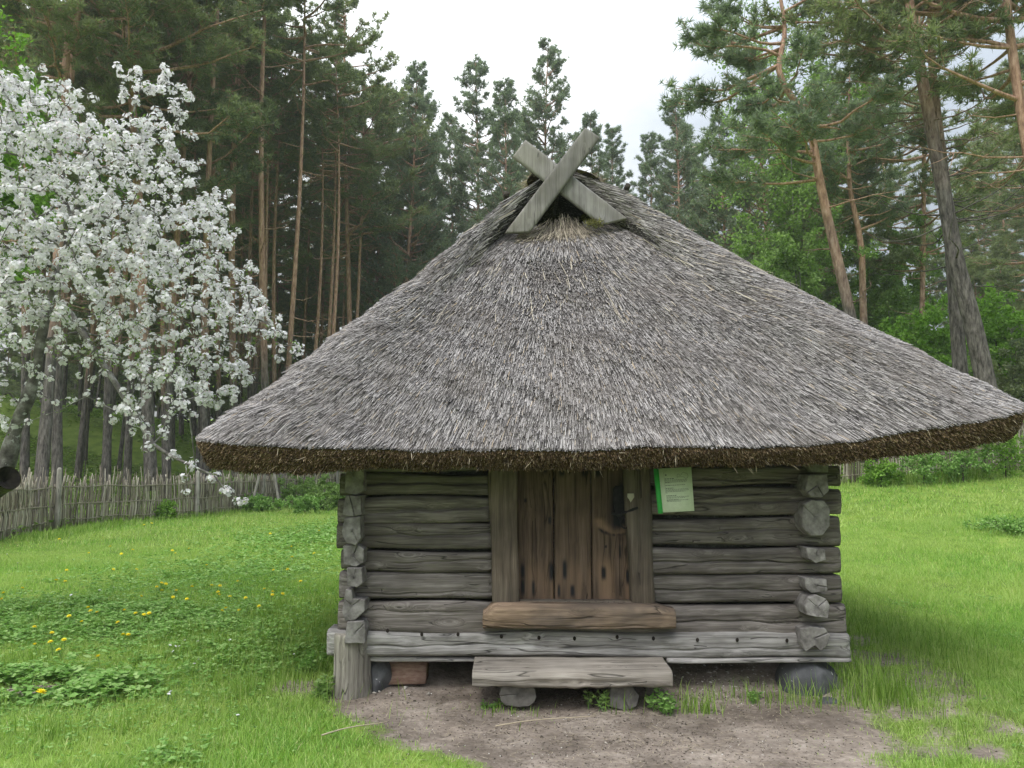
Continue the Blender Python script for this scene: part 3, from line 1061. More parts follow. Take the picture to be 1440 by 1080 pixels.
GZL, GZR, RZ = 3.83, 3.90, 4.47
TOPK = [(XL + RL + 0.1, YF, -0.09, 7.40, GZL), (XR - RR - 0.2, YF, 1.07, 7.40, GZR), (XR, YF + RR + 0.3, 0.60, 7.43, RZ - 0.01), (XR, YF + RR + 1.0, 0.50, 7.46, RZ), (XR, 9.7, 0.50, 9.4, RZ),
        (XR - 0.9, YB, 0.9, 9.55, 4.2), (XL + 0.9, YB, 0.1, 9.55, 4.2), (XL, 9.7, 0.46, 9.4, RZ), (XL, YF + RL + 1.0, 0.46, 7.46, RZ), (XL, YF + RL + 0.3, 0.38, 7.43, RZ - 0.01)]
EAVK = [(-1.2, YF, 1.735), (1.5, YF, 1.735), (2.2, YF, 1.765), (2.75, YF, 1.87), (XR - RR + RR * 0.64, YF + RR * 0.23, 2.0), (XR, YF + RR, 2.13), (XR, 8, 2.14), (XR - 0.8, YB, 1.95), (XL + 0.8, YB, 1.85), (XL, 8, 1.84), (XL, YF + RL, 1.84),
        (XL + RL * 0.3, YF + RL * 0.3, 1.79), (XL + RL, YF, 1.745)]
BLK = [(-1.2, YF, 0.12), (2.4, YF, 0.12), (XR - 0.3, YF + 0.3, 0.22), (XR, YF + RR + 0.6, 0.45), (XR, 9.5, 0.6), (0.7, YB, 0.2), (XL, 9.5, 0.6), (XL, YF + RL + 0.6, 0.35), (XL + 0.2, YF + 0.2, 0.15)]
THK = [(-1.0, YF, 0.84), (2.0, YF, 0.84), (2.8, YF, 1.2), (XR, YF + RR, 1.5), (XR, 8, 1.4), (0.7, YB, 1.2), (XL, 8, 1.3), (XL, YF + RL, 1.3), (-1.5, YF, 1.35)]


def per_interp(keys, ncol):
    a = np.array([arc_of(q[0], q[1]) for q in keys])
    v = np.array([q[2:2 + ncol] for q in keys], float)
    o = np.argsort(a)
    a, v = a[o], v[o]
    aa = np.concatenate([a - PER, a, a + PER])
    vv = np.concatenate([v, v, v])
    return np.stack([np.interp(arc, aa, vv[:, c]) for c in range(ncol)], -1)


TOP = per_interp(TOPK, 3)
EZ = per_interp(EAVK, 1)[:, 0]
for _ in range(8):
    EZ = 0.5 * EZ + 0.25 * (np.roll(EZ, 1) + np.roll(EZ, -1))
BU = per_interp(BLK, 1)[:, 0]
TH = per_interp(THK, 1)[:, 0]
NT_ = 110
tv = np.linspace(0, 1, NT_)
XY = BB[None] + (TOP[None, :, :2] - BB[None]) * tv[:, None, None]
gt = tv[:, None] + BU[None] * (tv ** 3 * (1 - tv))[:, None]
RZv = EZ[None] + (TOP[None, :, 2] - EZ[None]) * gt
SURF = np.concatenate([XY, RZv[..., None]], -1)          # (t, s, 3)
# gentle unevenness of hand-laid thatch
dT = np.gradient(SURF, axis=0)
dS = np.roll(SURF, -1, 1) - np.roll(SURF, 1, 1)
NRM = unit(np.cross(dS, dT))
NRM[NRM[..., 2] < 0] *= -1
und = 0.028 * wob(SURF[..., 0] * 1.0 + SURF[..., 1] * .3, SURF[..., 2] * 1.6, 2.0, 1) + 0.014 * wob(SURF[..., 0] + SURF[..., 1], SURF[..., 2] * 1.5, 5.0, 2)
SURF = SURF + NRM * (und * (1 - tv[:, None] ** 4))[..., None]
mb = MB()
i = np.arange(NT_ - 1)[:, None] * NB
j = np.arange(NB)[None]
k2 = (j + 1) % NB
mb.add(SURF.reshape(-1, 3), np.stack([i + j, i + k2, i + NB + k2, i + NB + j], -1).reshape(-1, 4))
roof = mb.build('thatched_roof', M['thatch'], hut, HO, smooth=True)


def sample_surf(n, wfun=None, tmin=0.0, tmax=1.0, seed=3):
    r = np.random.default_rng(seed)
    A = np.linalg.norm(np.cross(SURF[1:] - SURF[:-1], np.roll(SURF, -1, 1)[:-1] - SURF[:-1]), axis=2)
    c = 0.5 * (SURF[1:] + SURF[:-1])
    nn = NRM[:-1]
    tocam = unit(np.array([0, 0, EYE]) - c)
    vis = (nn * tocam).sum(-1)
    A = A * np.where(vis > 0.0, 1.0, 0.10)
    A = A * ((tv[:-1] >= tmin) & (tv[:-1] <= tmax))[:, None]
    if wfun is not None:
        A = A * wfun(c)
    p = (A / A.sum()).ravel()
    cell = np.searchsorted(np.cumsum(p), r.random(n))
    ti, si = np.unravel_index(np.clip(cell, 0, p.size - 1), A.shape)
    fs, ft = r.random(n)[:, None], r.random(n)[:, None]
    s2 = (si + 1) % NB
    p0 = SURF[ti, si] * (1 - fs) + SURF[ti, s2] * fs
    p1 = SURF[ti + 1, si] * (1 - fs) + SURF[ti + 1, s2] * fs
    pos = p0 * (1 - ft) + p1 * ft
    down = unit(p0 - p1)
    nrm = unit(NRM[ti, si])
    Ls = np.linalg.norm(SURF[1] - SURF[0], axis=1) * (NT_ - 1)
    tl_ = (ti + ft[:, 0]) / (NT_ - 1) * Ls[si] + r.uniform(-0.01, 0.028, n) * r.random(n)
    return pos, down, nrm, r, tl_


def straws(mb, n, lo, hi, w0, w1, lift0, lift1, jit, seed, wfun=None, tmin=0.0, tmax=0.995, shift=0.0):
    pos, down, nrm, r, ti_len = sample_surf(n, wfun, tmin, tmax, seed)
    side = np.cross(down, nrm)
    ang = r.normal(0, jit, n)[:, None] + 0.10 * wob(pos[:, 0], pos[:, 2], 2.2, 3)[:, None]
    d = unit(down + side * ang)
    s = unit(np.cross(d, nrm))
    ln = r.uniform(lo, hi, n)[:, None]
    w = r.uniform(w0, w1, n)[:, None]
    up = pos - d * ln * 0.5 - nrm * 0.004
    lw = pos + d * ln * 0.5 + nrm * (lift0 + (lift1 - lift0) * r.random(n) ** 2)[:, None]
    # two faces meeting in a ridge, so that each reed shades as a rounded stem
    # reeds are trimmed along the eave
    over = np.maximum(ln[:, 0] * 0.5 - np.abs(ti_len), 0)[:, None] if tmin < 0.05 else 0
    up = up - down * over
    lw = lw - down * over
    rd = nrm * w * 0.35
    V = np.stack([up - s * w * .5, up + rd, up + s * w * .5, lw - s * w * .42, lw + rd, lw + s * w * .42], 1)
    b0 = np.arange(n)[:, None] * 6
    Q = np.concatenate([b0 + np.array([[0, 1, 4, 3]]), b0 + np.array([[1, 2, 5, 4]])])
    mb.add(V.reshape(-1, 3), Q)


mb = MB()
straws(mb, 125000, 0.04, 0.10, 0.0034, 0.0068, 0.008, 0.028, 0.10, 21, wfun=lambda c: 0.35 + 0.65 * sstep(1.9, 2.7, c[..., 2]))
straws(mb, 80000, 0.10, 0.28, 0.0032, 0.0064, 0.010, 0.030, 0.035, 22, tmax=0.55, wfun=lambda c: 0.25 + 0.75 * sstep(3.2, 2.0, c[..., 2]))
straws(mb, 9000, 0.25, 0.5, 0.004, 0.008, 0.010, 0.03, 0.06, 27, tmin=0.86)
straws(mb, 9000, 0.14, 0.36, 0.0045, 0.008, 0.008, 0.03, 0.06, 28, tmin=0.55, tmax=0.998, wfun=lambda c: (np.abs(c[..., 0] - 0.48) > 0.35) * sstep(6.3, 6.8, c[..., 1]) * (c[..., 1] < 7.7))
tag(mb.build('reed_layer', M['straw'], roof, HO), None, None, kind='stuff')
mb = MB()
straws(mb, 150, 0.15, 0.42, 0.004, 0.006, 0.03, 0.06, 0.12, 23, tmin=0.5)
tag(mb.build('loose_straw', M['loose'], roof, HO), None, None, kind='stuff')

# the cut eave and the underside
inw = unit(np.concatenate([TOP[:, :2] - BB, np.zeros((NB, 1))], 1))
for _ in range(6):
    inw = unit(0.5 * inw + 0.25 * (np.roll(inw, 1, 0) + np.roll(inw, -1, 0)))
E0 = SURF[0]
nzr = np.random.default_rng(5)
rings = []
RO = [(0.0, 0.0), (0.012, -0.025), (0.03, -0.06), (0.06, -0.10), (0.095, -0.130), (0.17, -0.12), (0.5, 0.16), (1.3, 0.8)]
for q, (a, dz) in enumerate(RO):
    base = E0 + inw * a
    base[:, 2] = E0[:, 2] + (dz * TH if q < 6 else dz - 0.128 * (TH - 1))
    if 0 < q < 6:
        base = base + 0.016 * wob(arc * 4, arc * 0 + q * 0.6, 1.0, 2)[:, None] * np.array([0, 0, 1]) + nzr.normal(0, 0.003, (NB, 3))
    rings.append(base)
mb = MB()
nr = len(rings)
i = np.arange(nr - 1)[:, None] * NB
mb.add(np.concatenate(rings), np.stack([i + j, i + NB + j, i + NB + k2, i + k2], -1).reshape(-1, 4))
eave = mb.build('thatch_eave', M['eave_bed'], roof, HO, smooth=True)
# stubble of cut reed ends on the eave
n = 42000
r = np.random.default_rng(31)
wgt = np.where(BB[:, 1] < 7.5, 1.0, 0.05)
si = np.searchsorted(np.cumsum(wgt * seg / (wgt * seg).sum()), r.random(n)).clip(0, NB - 1)
f = r.random(n)
s2 = (si + 1) % NB
rk = r.uniform(0.2, 4.6, n)
ra = np.stack(rings[:6])
k0 = np.floor(rk).astype(int)
fr_ = (rk - k0)[:, None]
def atr(kk, ss):
    return ra[kk, ss]
pos = (atr(k0, si) * (1 - fr_) + atr(k0 + 1, si) * fr_) * (1 - f[:, None]) + (atr(k0, s2) * (1 - fr_) + atr(k0 + 1, s2) * fr_) * f[:, None]
d = -inw[si] * 0.75 + np.array([0, 0, -0.75]) + r.normal(0, 0.33, (n, 3))
mb = MB()
sd = unit(np.cross(unit(d), r.normal(size=(n, 3))))
dd = unit(d)
ln = r.uniform(0.008, 0.03, n)[:, None]
ww = r.uniform(0.003, 0.006, n)[:, None]
a0 = pos - dd * 0.006
V = np.stack([a0 - sd * ww / 2, a0 + sd * ww / 2, a0 + dd * (ln + 0.006) + sd * ww / 2, a0 + dd * (ln + 0.006) - sd * ww / 2], 1)
mb.add(V.reshape(-1, 3), np.arange(4 * n).reshape(-1, 4))
tag(mb.build('cut_reed_ends', M['eave'], eave, HO), None, None, kind='stuff')

mb = MB()
n = 260
si2 = r.choice(np.nonzero(BB[:, 1] < 7)[0], n)
kk2 = r.integers(0, 5, n)
mb.blades(ra[kk2, si2] + r.normal(0, 0.008, (n, 3)), -inw[si2] * r.uniform(0.2, 1.0, (n, 1)) + np.array([0, 0, -0.8]) + r.normal(0, 0.45, (n, 3)), r.uniform(0.03, 0.09, n), 0.006)
tag(mb.build('stray_reeds', M['litter'], eave, HO), None, None, kind='stuff')

# straw stuffed under the crossed boards, moss along the ridge, the two ridge poles
mb = MB()
n = 800
r = np.random.default_rng(41)
xb = r.uniform(0.02, 0.98, n)
base = np.stack([xb, np.full(n, 7.36) - r.random(n) * 0.15, 3.84 + 0.05 * r.random(n)], -1)
base[:, 2] -= (7.40 - base[:, 1]) * 0.95
tipp = np.stack([0.5 + (xb - 0.5) * 0.5 + r.normal(0, 0.04, n), np.full(n, 7.44), 3.99 - 0.3 * np.abs(xb - 0.5) + r.normal(0, 0.04, n)], -1)
d = tipp - base
ln = np.linalg.norm(d, axis=1)
base = base + np.array([0, -0.02, 0.02])
sd = unit(np.cross(unit(d), np.array([0, -1, 0.1]) + r.normal(0, 0.3, (n, 3))))
ww = r.uniform(0.004, 0.008, n)[:, None]
V = np.stack([base - sd * ww / 2, base + sd * ww / 2, tipp + sd * ww / 3, tipp - sd * ww / 3], 1)
mb.add(V.reshape(-1, 3), np.arange(4 * n).reshape(-1, 4))
tag(mb.build('gable_straw', M['greystraw'], roof, HO), None, None, kind='stuff')
mb = MB()
ys = np.linspace(7.42, 9.45, 70)
nc = 22
a = np.linspace(-0.12 * np.pi, 1.12 * np.pi, nc)
V = np.stack([0.49 + 0.34 * np.cos(a)[None] + 0 * ys[:, None], ys[:, None] + 0 * a[None], RZ - 0.09 + 0.13 * np.sin(a)[None] + 0 * ys[:, None]], -1)
rr = 1 + 0.16 * wob(V[..., 0] * 9, V[..., 1] * 9, 1.0, 2) + 0.14 * wob(V[..., 0] * 26, V[..., 1] * 26, 1.0, 3)
cc = np.array([0.49, 0, RZ - 0.09])
V[..., 0] = cc[0] + (V[..., 0] - cc[0]) * rr
V[..., 2] = cc[2] + (V[..., 2] - cc[2]) * rr
ix = (np.arange(69)[:, None] * nc + np.arange(nc - 1)[None]).ravel()
mb.add(V.reshape(-1, 3), np.stack([ix, ix + nc, ix + nc + 1, ix + 1], -1))
mb.build('ridge_moss', M['moss'], roof, HO, smooth=True)
mb = MB()
r = np.random.default_rng(45)
n = 2200
vv = V.reshape(-1, 3)[r.integers(0, V.size // 3, n)]
mb.blades(vv - np.array([0, 0, 0.01]), np.stack([(vv[:, 0] - 0.49) * 2.5, r.normal(0, .4, n), 0.25 + r.normal(0, .3, n)], -1), r.uniform(0.04, 0.13, n), 0.008)
tag(mb.build('ridge_tufts', M['litter'], roof, HO), None, None, kind='stuff')
for px, py in ((712, 270), (881, 259)):
    mb = MB()
    p = P(px, py, 7.75) - np.array([0, 0, 0.05])
    mb.tube([p + np.array([0, -0.09, 0.0]), p + np.array([0, 0.5, 0.0]), p + np.array([0, 1.6, 0.01])], [0.03, 0.034, 0.03], 9)
    mb.build('ridge_pole', M['twig'], roof, HO, smooth=True)
# moss tuft at the foot of the right-hand board
mb = MB()
p = P(836, 314, 7.22)
r = np.random.default_rng(46)
n = 500
q = p + r.normal(0, 1, (n, 3)) * np.array([0.045, 0.03, 0.02])
mb.blades(q, r.normal(0, 1, (n, 3)) + np.array([0, -0.3, 0.8]), r.uniform(0.012, 0.03, n), 0.008)
tag(mb.build('moss_tuft', M['ridge_green'], roof, HO), None, None, kind='stuff')


def board(corners, Y, th, seed):
    """gable board between four pixel corners (bottom-left, bottom-right, top-right, top-left)"""
    C = np.array([P(a, b_, Y) for a, b_ in corners])
    n1, n2 = 60, 12
    u = np.linspace(0, 1, n1)[:, None, None]
    w = np.linspace(0, 1, n2)[None, :, None]
    G = (C[0] * (1 - w) + C[1] * w) * (1 - u) + (C[3] * (1 - w) + C[2] * w) * u
    B = G.copy()
    G[..., 1] += 0.008 * np.abs(2 * w[..., 0] - 1) ** 8 + 0.002 * wob(G[..., 0] * 20, G[..., 2] * 20, 1.0, seed)
    B[..., 1] += th
    mb = MB()
    ix = (np.arange(n1 - 1)[:, None] * n2 + np.arange(n2 - 1)[None]).ravel()
    q = np.stack([ix, ix + 1, ix + n2 + 1, ix + n2], -1)
    o = n1 * n2
    loop = list(range(n2)) + [a * n2 + n2 - 1 for a in range(1, n1)] + [(n1 - 1) * n2 + a for a in range(n2 - 2, -1, -1)] + [a * n2 for a in range(n1 - 2, 0, -1)]
    rim = [(loop[a], o + loop[a], o + loop[(a + 1) % len(loop)], loop[(a + 1) % len(loop)]) for a in range(len(loop))]
    mb.add(np.concatenate([G.reshape(-1, 3), B.reshape(-1, 3)]), np.concatenate([q, q[:, ::-1] + o, np.array(rim)]))
    return mb


board([(709, 328), (745, 326), (844, 193), (823, 179)], 7.20, 0.045, 3).build('gable_board', M['board'], hut, HO)
board([(846, 316), (883, 307), (739, 196), (721, 220)], 7.262, 0.045, 4).build('gable_board', M['board'], hut, HO)

# ------------------------------------------------------------------ sheet on the wall
SY = 5.775
sheet_c = P(948, 690, SY)
sheet = thing('information_sheet', 'pale green information sheet with a dark green strip hanging beside the hut door', 'information sheet', sheet_c)
SC = [P(920.5, 721, SY - 0.03), P(976.5, 718.5, SY - 0.03), P(972, 656.5, SY), P(919, 659.5, SY)]
SC[0] = P(925.5, 721, SY - 0.03)


def sh(a, b_, off=0.0):
    p = (SC[0] * (1 - a) + SC[1] * a) * (1 - b_) + (SC[3] * (1 - a) + SC[2] * a) * b_
    return p + np.array([0, -off, 0])


mb = MB()
prism(mb, [sh(0.06, 0.0), sh(1, 0), sh(1, 1), sh(0.06, 1)], 0.008)
pan = mb.build('panel', M['paper'], sheet, sheet_c)
mb = MB()
prism(mb, [sh(0, -0.02, .003), sh(0.13, -0.02, .003), sh(0.13, 1.0, .003), sh(0, 1.0, .003)], 0.013)
mb.build('binding_strip', M['green'], sheet, sheet_c)
mb = MB()
r = np.random.default_rng(8)


def inkrect(a0, a1, b0, b1):
    mb.add([sh(a0, b0, .0022), sh(a1, b0, .0022), sh(a1, b1, .0022), sh(a0, b1, .0022)], [(0, 1, 2, 3)])


for (a0, a1, b_, hh) in [(.27, .52, .755, .016), (.27, .88, .725, .009), (.27, .86, .70, .009), (.27, .40, .665, .009), (.27, .84, .675, .009), (.27, .80, .605, .011), (.27, .48, .54, .014), (.27, .88, .51, .009), (.27, .89, .485, .009), (.27, .80, .46, .009),
                         (.27, .32, .435, .009), (.27, .55, .37, .014), (.27, .88, .34, .009), (.27, .78, .315, .009), (.27, .60, .28, .009), (.27, .87, .265, .009), (.27, .66, .24, .009)]:
    x = a0
    while x < a1:
        w = r.uniform(0.025, 0.07)
        inkrect(x, min(x + w, a1), b_ - hh / 2, b_ + hh / 2)
        x += w + 0.012
inkrect(.255, .259, .42, .92)
inkrect(.29, .325, .83, .86)
outl = [(.60, .77), (.61, .83), (.64, .86), (.68, .82), (.72, .83), (.74, .87), (.78, .89), (.82, .87), (.87, .86), (.90, .80), (.88, .76), (.83, .745), (.78, .78), (.70, .79), (.60, .785)]
for (a, b_), (c_, d_) in zip(outl[:-1], outl[1:]):
    dx, dy = c_ - a, d_ - b_
    l_ = math.hypot(dx, dy)
    ox, oy = -dy / l_ * 0.003, dx / l_ * 0.003
    mb.add([sh(a - ox, b_ - oy, .0022), sh(c_ - ox, d_ - oy, .0022), sh(c_ + ox, d_ + oy, .0022), sh(a + ox, b_ + oy, .0022)], [(0, 1, 2, 3)])
mb.build('printed_text', M['ink'], pan, sheet_c)

# ------------------------------------------------------------------ step bench, stump, stones
BO = np.array([0.45, 5.6, 0.0])
bench = thing('log_bench', 'low split-log bench on two short round logs below the door', 'bench', BO)
mb = MB()
nl = 130
r = np.random.default_rng(81)
x0, x1 = P(664, 950, 5.45)[0], P(946, 950, 5.45)[0]
xs = np.linspace(x0, x1, nl)
# cross-section: flat worn top sloping to a rounded front, rough below
sec = np.array([(5.87, 0.155), (5.875, 0.262), (5.80, 0.266), (5.72, 0.264), (5.64, 0.263), (5.56, 0.260), (5.50, 0.257), (5.47, 0.252), (5.452, 0.238), (5.448, 0.222), (5.446, 0.205), (5.446, 0.19), (5.447, 0.176), (5.45, 0.165), (5.46, 0.155), (5.55, 0.15), (5.7, 0.15)])
V = np.zeros((nl, len(sec), 3))
V[..., 0] = xs[:, None]
V[..., 1] = sec[None, :, 0]
V[..., 2] = sec[None, :, 1]
front = (sec[:, 0] < 5.5)[None]
lowm = (sec[:, 1] < 0.2)[None]
V[..., 2] += np.where(lowm, 0.012 * wob(xs * 5, xs * 0, 1.0, 3)[:, None] - 0.035 * sstep(1.0, 1.35, xs)[:, None] + 0.008 * wob(xs * 16, xs * 0, 1.0, 6)[:, None], 0)
V[..., 1] += np.where(front, 0.012 * wob(xs * 2, xs * 0, 1.0, 4)[:, None] + 0.006 * wob(V[..., 0] * 6, V[..., 2] * 60, 1.0, 5), 0)
V[..., 2] += 0.004 * wob(V[..., 0] * 3, V[..., 1] * 22, 1.0, 2)
V[..., 1] += np.where(front, 0.03 * np.exp(-((V[..., 2] - 0.187 - 0.006 * np.sin(xs * 9)[:, None]) / 0.007) ** 2) * sstep(0.3, 0.7, np.sin(xs * 3.3)[:, None] ** 2 + 0.3), 0)
m_ = len(sec)
i = np.arange(nl - 1)[:, None] * m_
jj = np.arange(m_)[None]
kk = (jj + 1) % m_
mb.add(V.reshape(-1, 3), np.stack([i + jj, i + m_ + jj, i + m_ + kk, i + kk], -1).reshape(-1, 4)[:, ::-1])
c = np.stack([V[0].mean(0), V[-1].mean(0)])
b0 = mb.n
mb.add(c)
mb.t.append(np.array([((a + 1) % m_, a, b0) for a in range(m_)] + [((nl - 1) * m_ + a, (nl - 1) * m_ + (a + 1) % m_, b0 + 1) for a in range(m_)]))
mb.build('seat', M['bench'], bench, BO, smooth=False)
for q, poly in enumerate(([(702, 975), (705, 966), (711, 960), (720, 956.5), (730, 955.5), (740, 957.5), (748, 963), (753, 971), (754, 980), (751, 989), (744, 994), (728, 995), (712, 993), (704, 986)],
                          [(856, 975), (862, 963), (876, 960), (890, 966), (899, 979), (896, 994), (880, 1000), (858, 994)])):
    end_log(poly, 5.50 + 0.02 * q, 5.86, 90 + q, checks=1).build('support_log', M['end_dark'], bench, BO, smooth=True)


def stump():
    n, nh = 64, 26
    th = np.linspace(0, 2 * np.pi, n, endpoint=False)
    b = on_ground(488, 985)
    cx, cy = b[0], b[1] + 0.13
    zt_ = P(488, 890, cy - 0.02)[2]
    zs = np.concatenate([np.linspace(-0.05, zt_ - 0.006, nh - 1), [zt_]])
    R = np.where(zs < 0.15, 0.132 + 0.06 * (0.15 - zs), 0.132)
    R = R.copy()
    R[-1] -= 0.006
    prof = 1 + 0.04 * np.sin(3 * th + 1) + 0.025 * np.sin(7 * th)
    crk = np.zeros(n)
    for a in (4.3, 4.95, 5.4, 3.9):
        crk += 0.10 * np.exp(-(((th - a + np.pi) % (2 * np.pi) - np.pi) / 0.035) ** 2)
    V = np.zeros((nh, n, 3))
    rad = R[:, None] * (prof - crk)[None] * (1 + 0.012 * wob(th[None] * 8, zs[:, None] * 4, 1.0, 2))
    V[..., 0] = cx + rad * np.cos(th)
    V[..., 1] = cy + rad * np.sin(th)
    V[..., 2] = zs[:, None] + 0.006 * np.sin(2 * th)[None] * (zs[:, None] > 0.2)
    mb = MB()
    i = np.arange(nh - 1)[:, None] * n
    j_ = np.arange(n)[None]
    k_ = (j_ + 1) % n
    mb.add(V.reshape(-1, 3), np.stack([i + j_, i + k_, i + n + k_, i + n + j_], -1).reshape(-1, 4))
    mb.add([(cx, cy, zt_ - 0.004)])
    mb.t.append(np.array([((nh - 1) * n + a, (nh - 1) * n + (a + 1) % n, mb.n - 1) for a in range(n)]))
    o = mb.build('wood_block', M['stump'], None, (cx, cy, 0), smooth=True)
    tag(o, 'upright sawn log block under the left corner of the hut', 'log block')


stump()


def boulder(name, c, rad, seed, label, mat, cut=None, sub=5, rough=0.10, flat=None):
    import bmesh
    bm = bmesh.new()
    bmesh.ops.create_icosphere(bm, subdivisions=sub, radius=1.0)
    r = np.random.default_rng(seed)
    V = np.array([v.co[:] for v in bm.verts])
    F = np.array([[v.index for v in f.verts] for f in bm.faces])
    bm.free()
    # planes chopped off a sphere give a broken stone
    for _ in range(9):
        d = unit(r.normal(size=3))
        lim = r.uniform(0.72, 0.95)
        h = V @ d
        V = V - np.maximum(h - lim, 0)[:, None] * d * 0.85
    V = V * (1 + rough * wob(V[:, 0] * 2 + seed, V[:, 1] * 2 + V[:, 2] * 2.3, 1.0, seed % 7) + 0.3 * rough * wob(V[:, 0] * 7, V[:, 1] * 5 + V[:, 2] * 7, 1.0, 3))[:, None]
    V = V * np.array(rad)
    if cut is not None:
        V[:, 2] = np.minimum(V[:, 2], cut - c[2] - 0.004 + 0.0 * V[:, 2])
    mb = MB()
    mb.add(V + np.array(c), None, F)
    o = mb.build(name, mat, None, c, smooth=True)
    tag(o, label, 'stone', 'stones the hut rests on')
    return o


p = P(1142, 960, 5.86)
boulder('foundation_stone', (p[0], 5.97, 0.03), (0.225, 0.20, 0.26), 3, 'big rounded dark grey stone with white flecks under the right hut corner', M['stone'], cut=0.245, rough=0.05)
p = P(528, 955, 5.9)
boulder('foundation_stone', (p[0] - 0.01, 6.0, 0.06), (0.115, 0.13, 0.20), 12, 'narrow angular grey stone between the wood block and the reddish block', M['stone'], cut=0.25)
p = P(1125, 968, 5.72)
boulder('foundation_stone', (p[0] + 0.17, 5.66, -0.005), (0.085, 0.06, 0.035), 21, 'flat small grey stone in grass before the big dark stone', M['stone'], rough=0.12, sub=4)
mb = MB()
cs = [P(543, 963, 5.97), P(598, 962, 5.97), P(600, 931, 6.0), P(546, 928, 6.0)]
prism(mb, cs, 0.22, bev=0.015)
tag(mb.build('stone_block', M['brick'], None, cs[0]), 'reddish rectangular block leaning under the sill log', 'block')

# ------------------------------------------------------------------ growth machinery for broad-leaved trees
def grow(trunk, targets, seed, step=0.14, sag=0.10, r_tip=0.004, pipe=2.35):
    """attach each target to the nearest point of the growing tree; returns node positions, parents, radii, branches"""
    r = np.random.default_rng(seed)
    pos = [np.array(p, float) for p in trunk]
    par = [-1] + list(range(len(trunk) - 1))
    root = pos[0]
    branches = [list(range(len(trunk)))]
    targets = targets[np.argsort(np.linalg.norm(targets - np.array(trunk[-1]), axis=1))]
    A = np.zeros((len(trunk) + len(targets) * 40, 3))
    A[:len(trunk)] = np.array(trunk)
    n = len(trunk)
    depth = list(np.linspace(0, 1, len(trunk)))
    lo = max(1, int(len(trunk) * 0.35))
    dep = np.zeros(len(A))
    for t in targets:
        d = np.linalg.norm(A[lo:n] - t, axis=1)
        k = lo + int(np.argmin(d + 0.10 * dep[lo:n]))
        L_ = np.linalg.norm(t - A[k])
        m = max(2, min(38, int(L_ / step)))
        idx = [k]
        side = unit(r.normal(size=3)) * L_ * 0.10
        f = np.linspace(0, 1, m + 1)[1:]
        path = A[k] + (t - A[k]) * f[:, None] + (np.sin(f * np.pi))[:, None] * (side + np.array([0, 0, sag * L_])) + r.normal(0, 0.012, (m, 3)) * f[:, None]
        for q in range(m):
            A[n] = path[q]
            par.append(idx[-1])
            dep[n] = dep[k] + L_ * f[q]
            idx.append(n)
            n += 1
        branches.append(idx)
    A = A[:n]
    acc = np.zeros(n)
    kids = np.zeros(n, int)
    for q in range(n - 1, -1, -1):
        if acc[q] == 0:
            acc[q] = r_tip ** pipe
        if par[q] >= 0:
            acc[par[q]] += acc[q]
    rad = acc ** (1 / pipe)
    return A, par, rad, branches


def grow_tubes(mb, A, rad, branches, skip=0, sides=5, rmax=None):
    for b in branches[skip:]:
        rr = rad[b].copy()
        if len(rr) > 1 and b is not branches[0]:
            rr[0] = min(rr[0], rr[1] * 1.25)
        if rmax is not None:
            rr = np.minimum(rr, rmax)
        mb.tube(A[b], rr, sides, cap=False)


# ------------------------------------------------------------------ apple tree in blossom
def in_poly(p, poly):
    x, y = p[:, 0], p[:, 1]
    c = np.zeros(len(p), bool)
    n_ = len(poly)
    for i_ in range(n_):
        x1, y1 = poly[i_]
        x2, y2 = poly[(i_ + 1) % n_]
        cond = ((y1 > y) != (y2 > y)) & (x < (x2 - x1) * (y - y1) / (y2 - y1 + 1e-9) + x1)
        c ^= cond
    return c


AY = 8.6
base = np.array([P(-95, 700, AY)[0], AY + 0.1, 0.0])
ATR = [base, base + np.array([0.08, 0, 0.5]), P(-48, 745, AY), P(-22, 705, AY), P(8, 650, AY), P(22, 610, AY), P(34, 575, AY), P(46, 530, AY), P(58, 480, AY), P(70, 430, AY + .05), P(84, 380, AY + .1), P(98, 330, AY + .1), P(110, 290, AY + .15)]
apple = thing('apple_tree', 'gnarled apple tree covered in white blossom at the left edge', 'apple tree', base)
crown_poly = [(-190, 300), (-120, 170), (-40, 120), (35, 105), (70, 150), (120, 150), (160, 170), (190, 195), (222, 180), (240, 105), (262, 120), (258, 190), (290, 240), (305, 290), (330, 340), (345, 380), (372, 425), (400, 470), (430, 490), (405, 512), (365, 505), (335, 555), (300, 575), (250, 545), (190, 540), (140, 500), (90, 520), (40, 560), (-30, 600), (-120, 560), (-180, 450)]
r = np.random.default_rng(17)
cand = np.stack([r.uniform(-190, 435, 6000), r.uniform(95, 605, 6000)], -1)
cand = cand[in_poly(cand, crown_poly)][:1750]
cx_, cy_ = 110, 350
el = np.clip(1 - ((cand[:, 0] - cx_) / 330) ** 2 - ((cand[:, 1] - cy_) / 280) ** 2, 0.03, 1)
dep = AY + 0.1 + r.uniform(-1, 1, len(cand)) * 1.75 * np.sqrt(el)
dep = np.where(r.random(len(cand)) < 0.5, AY + 0.1 - np.abs(dep - AY - 0.1), dep)
# drawn with the crown's own depth: every target gets its real position in space
tg = np.array([P(a, b_, AY) for a, b_ in cand])
tg[:, 1] = dep
hang = []
for (a, b_, y) in [(150, 520, 8.3), (185, 560, 8.1), (215, 610, 7.9), (245, 645, 7.8), (275, 655, 7.75), (300, 668, 7.7), (316, 690, 7.7), (262, 690, 7.7), (350, 700, 7.7), (330, 705, 7.7), (205, 630, 7.85), (235, 600, 8.0), (290, 560, 8.1), (255, 570, 8.1), (285, 545, 8.0), (15, 600, 8.1), (5, 585, 8.2), (180, 605, 8.0), (195, 590, 8.0), (120, 560, 8.2), (150, 590, 8.1)]:
    hang.append(P(a, b_, y))
A, par, rad, br = grow(np.array(ATR), tg, 18, 0.13, 0.06)
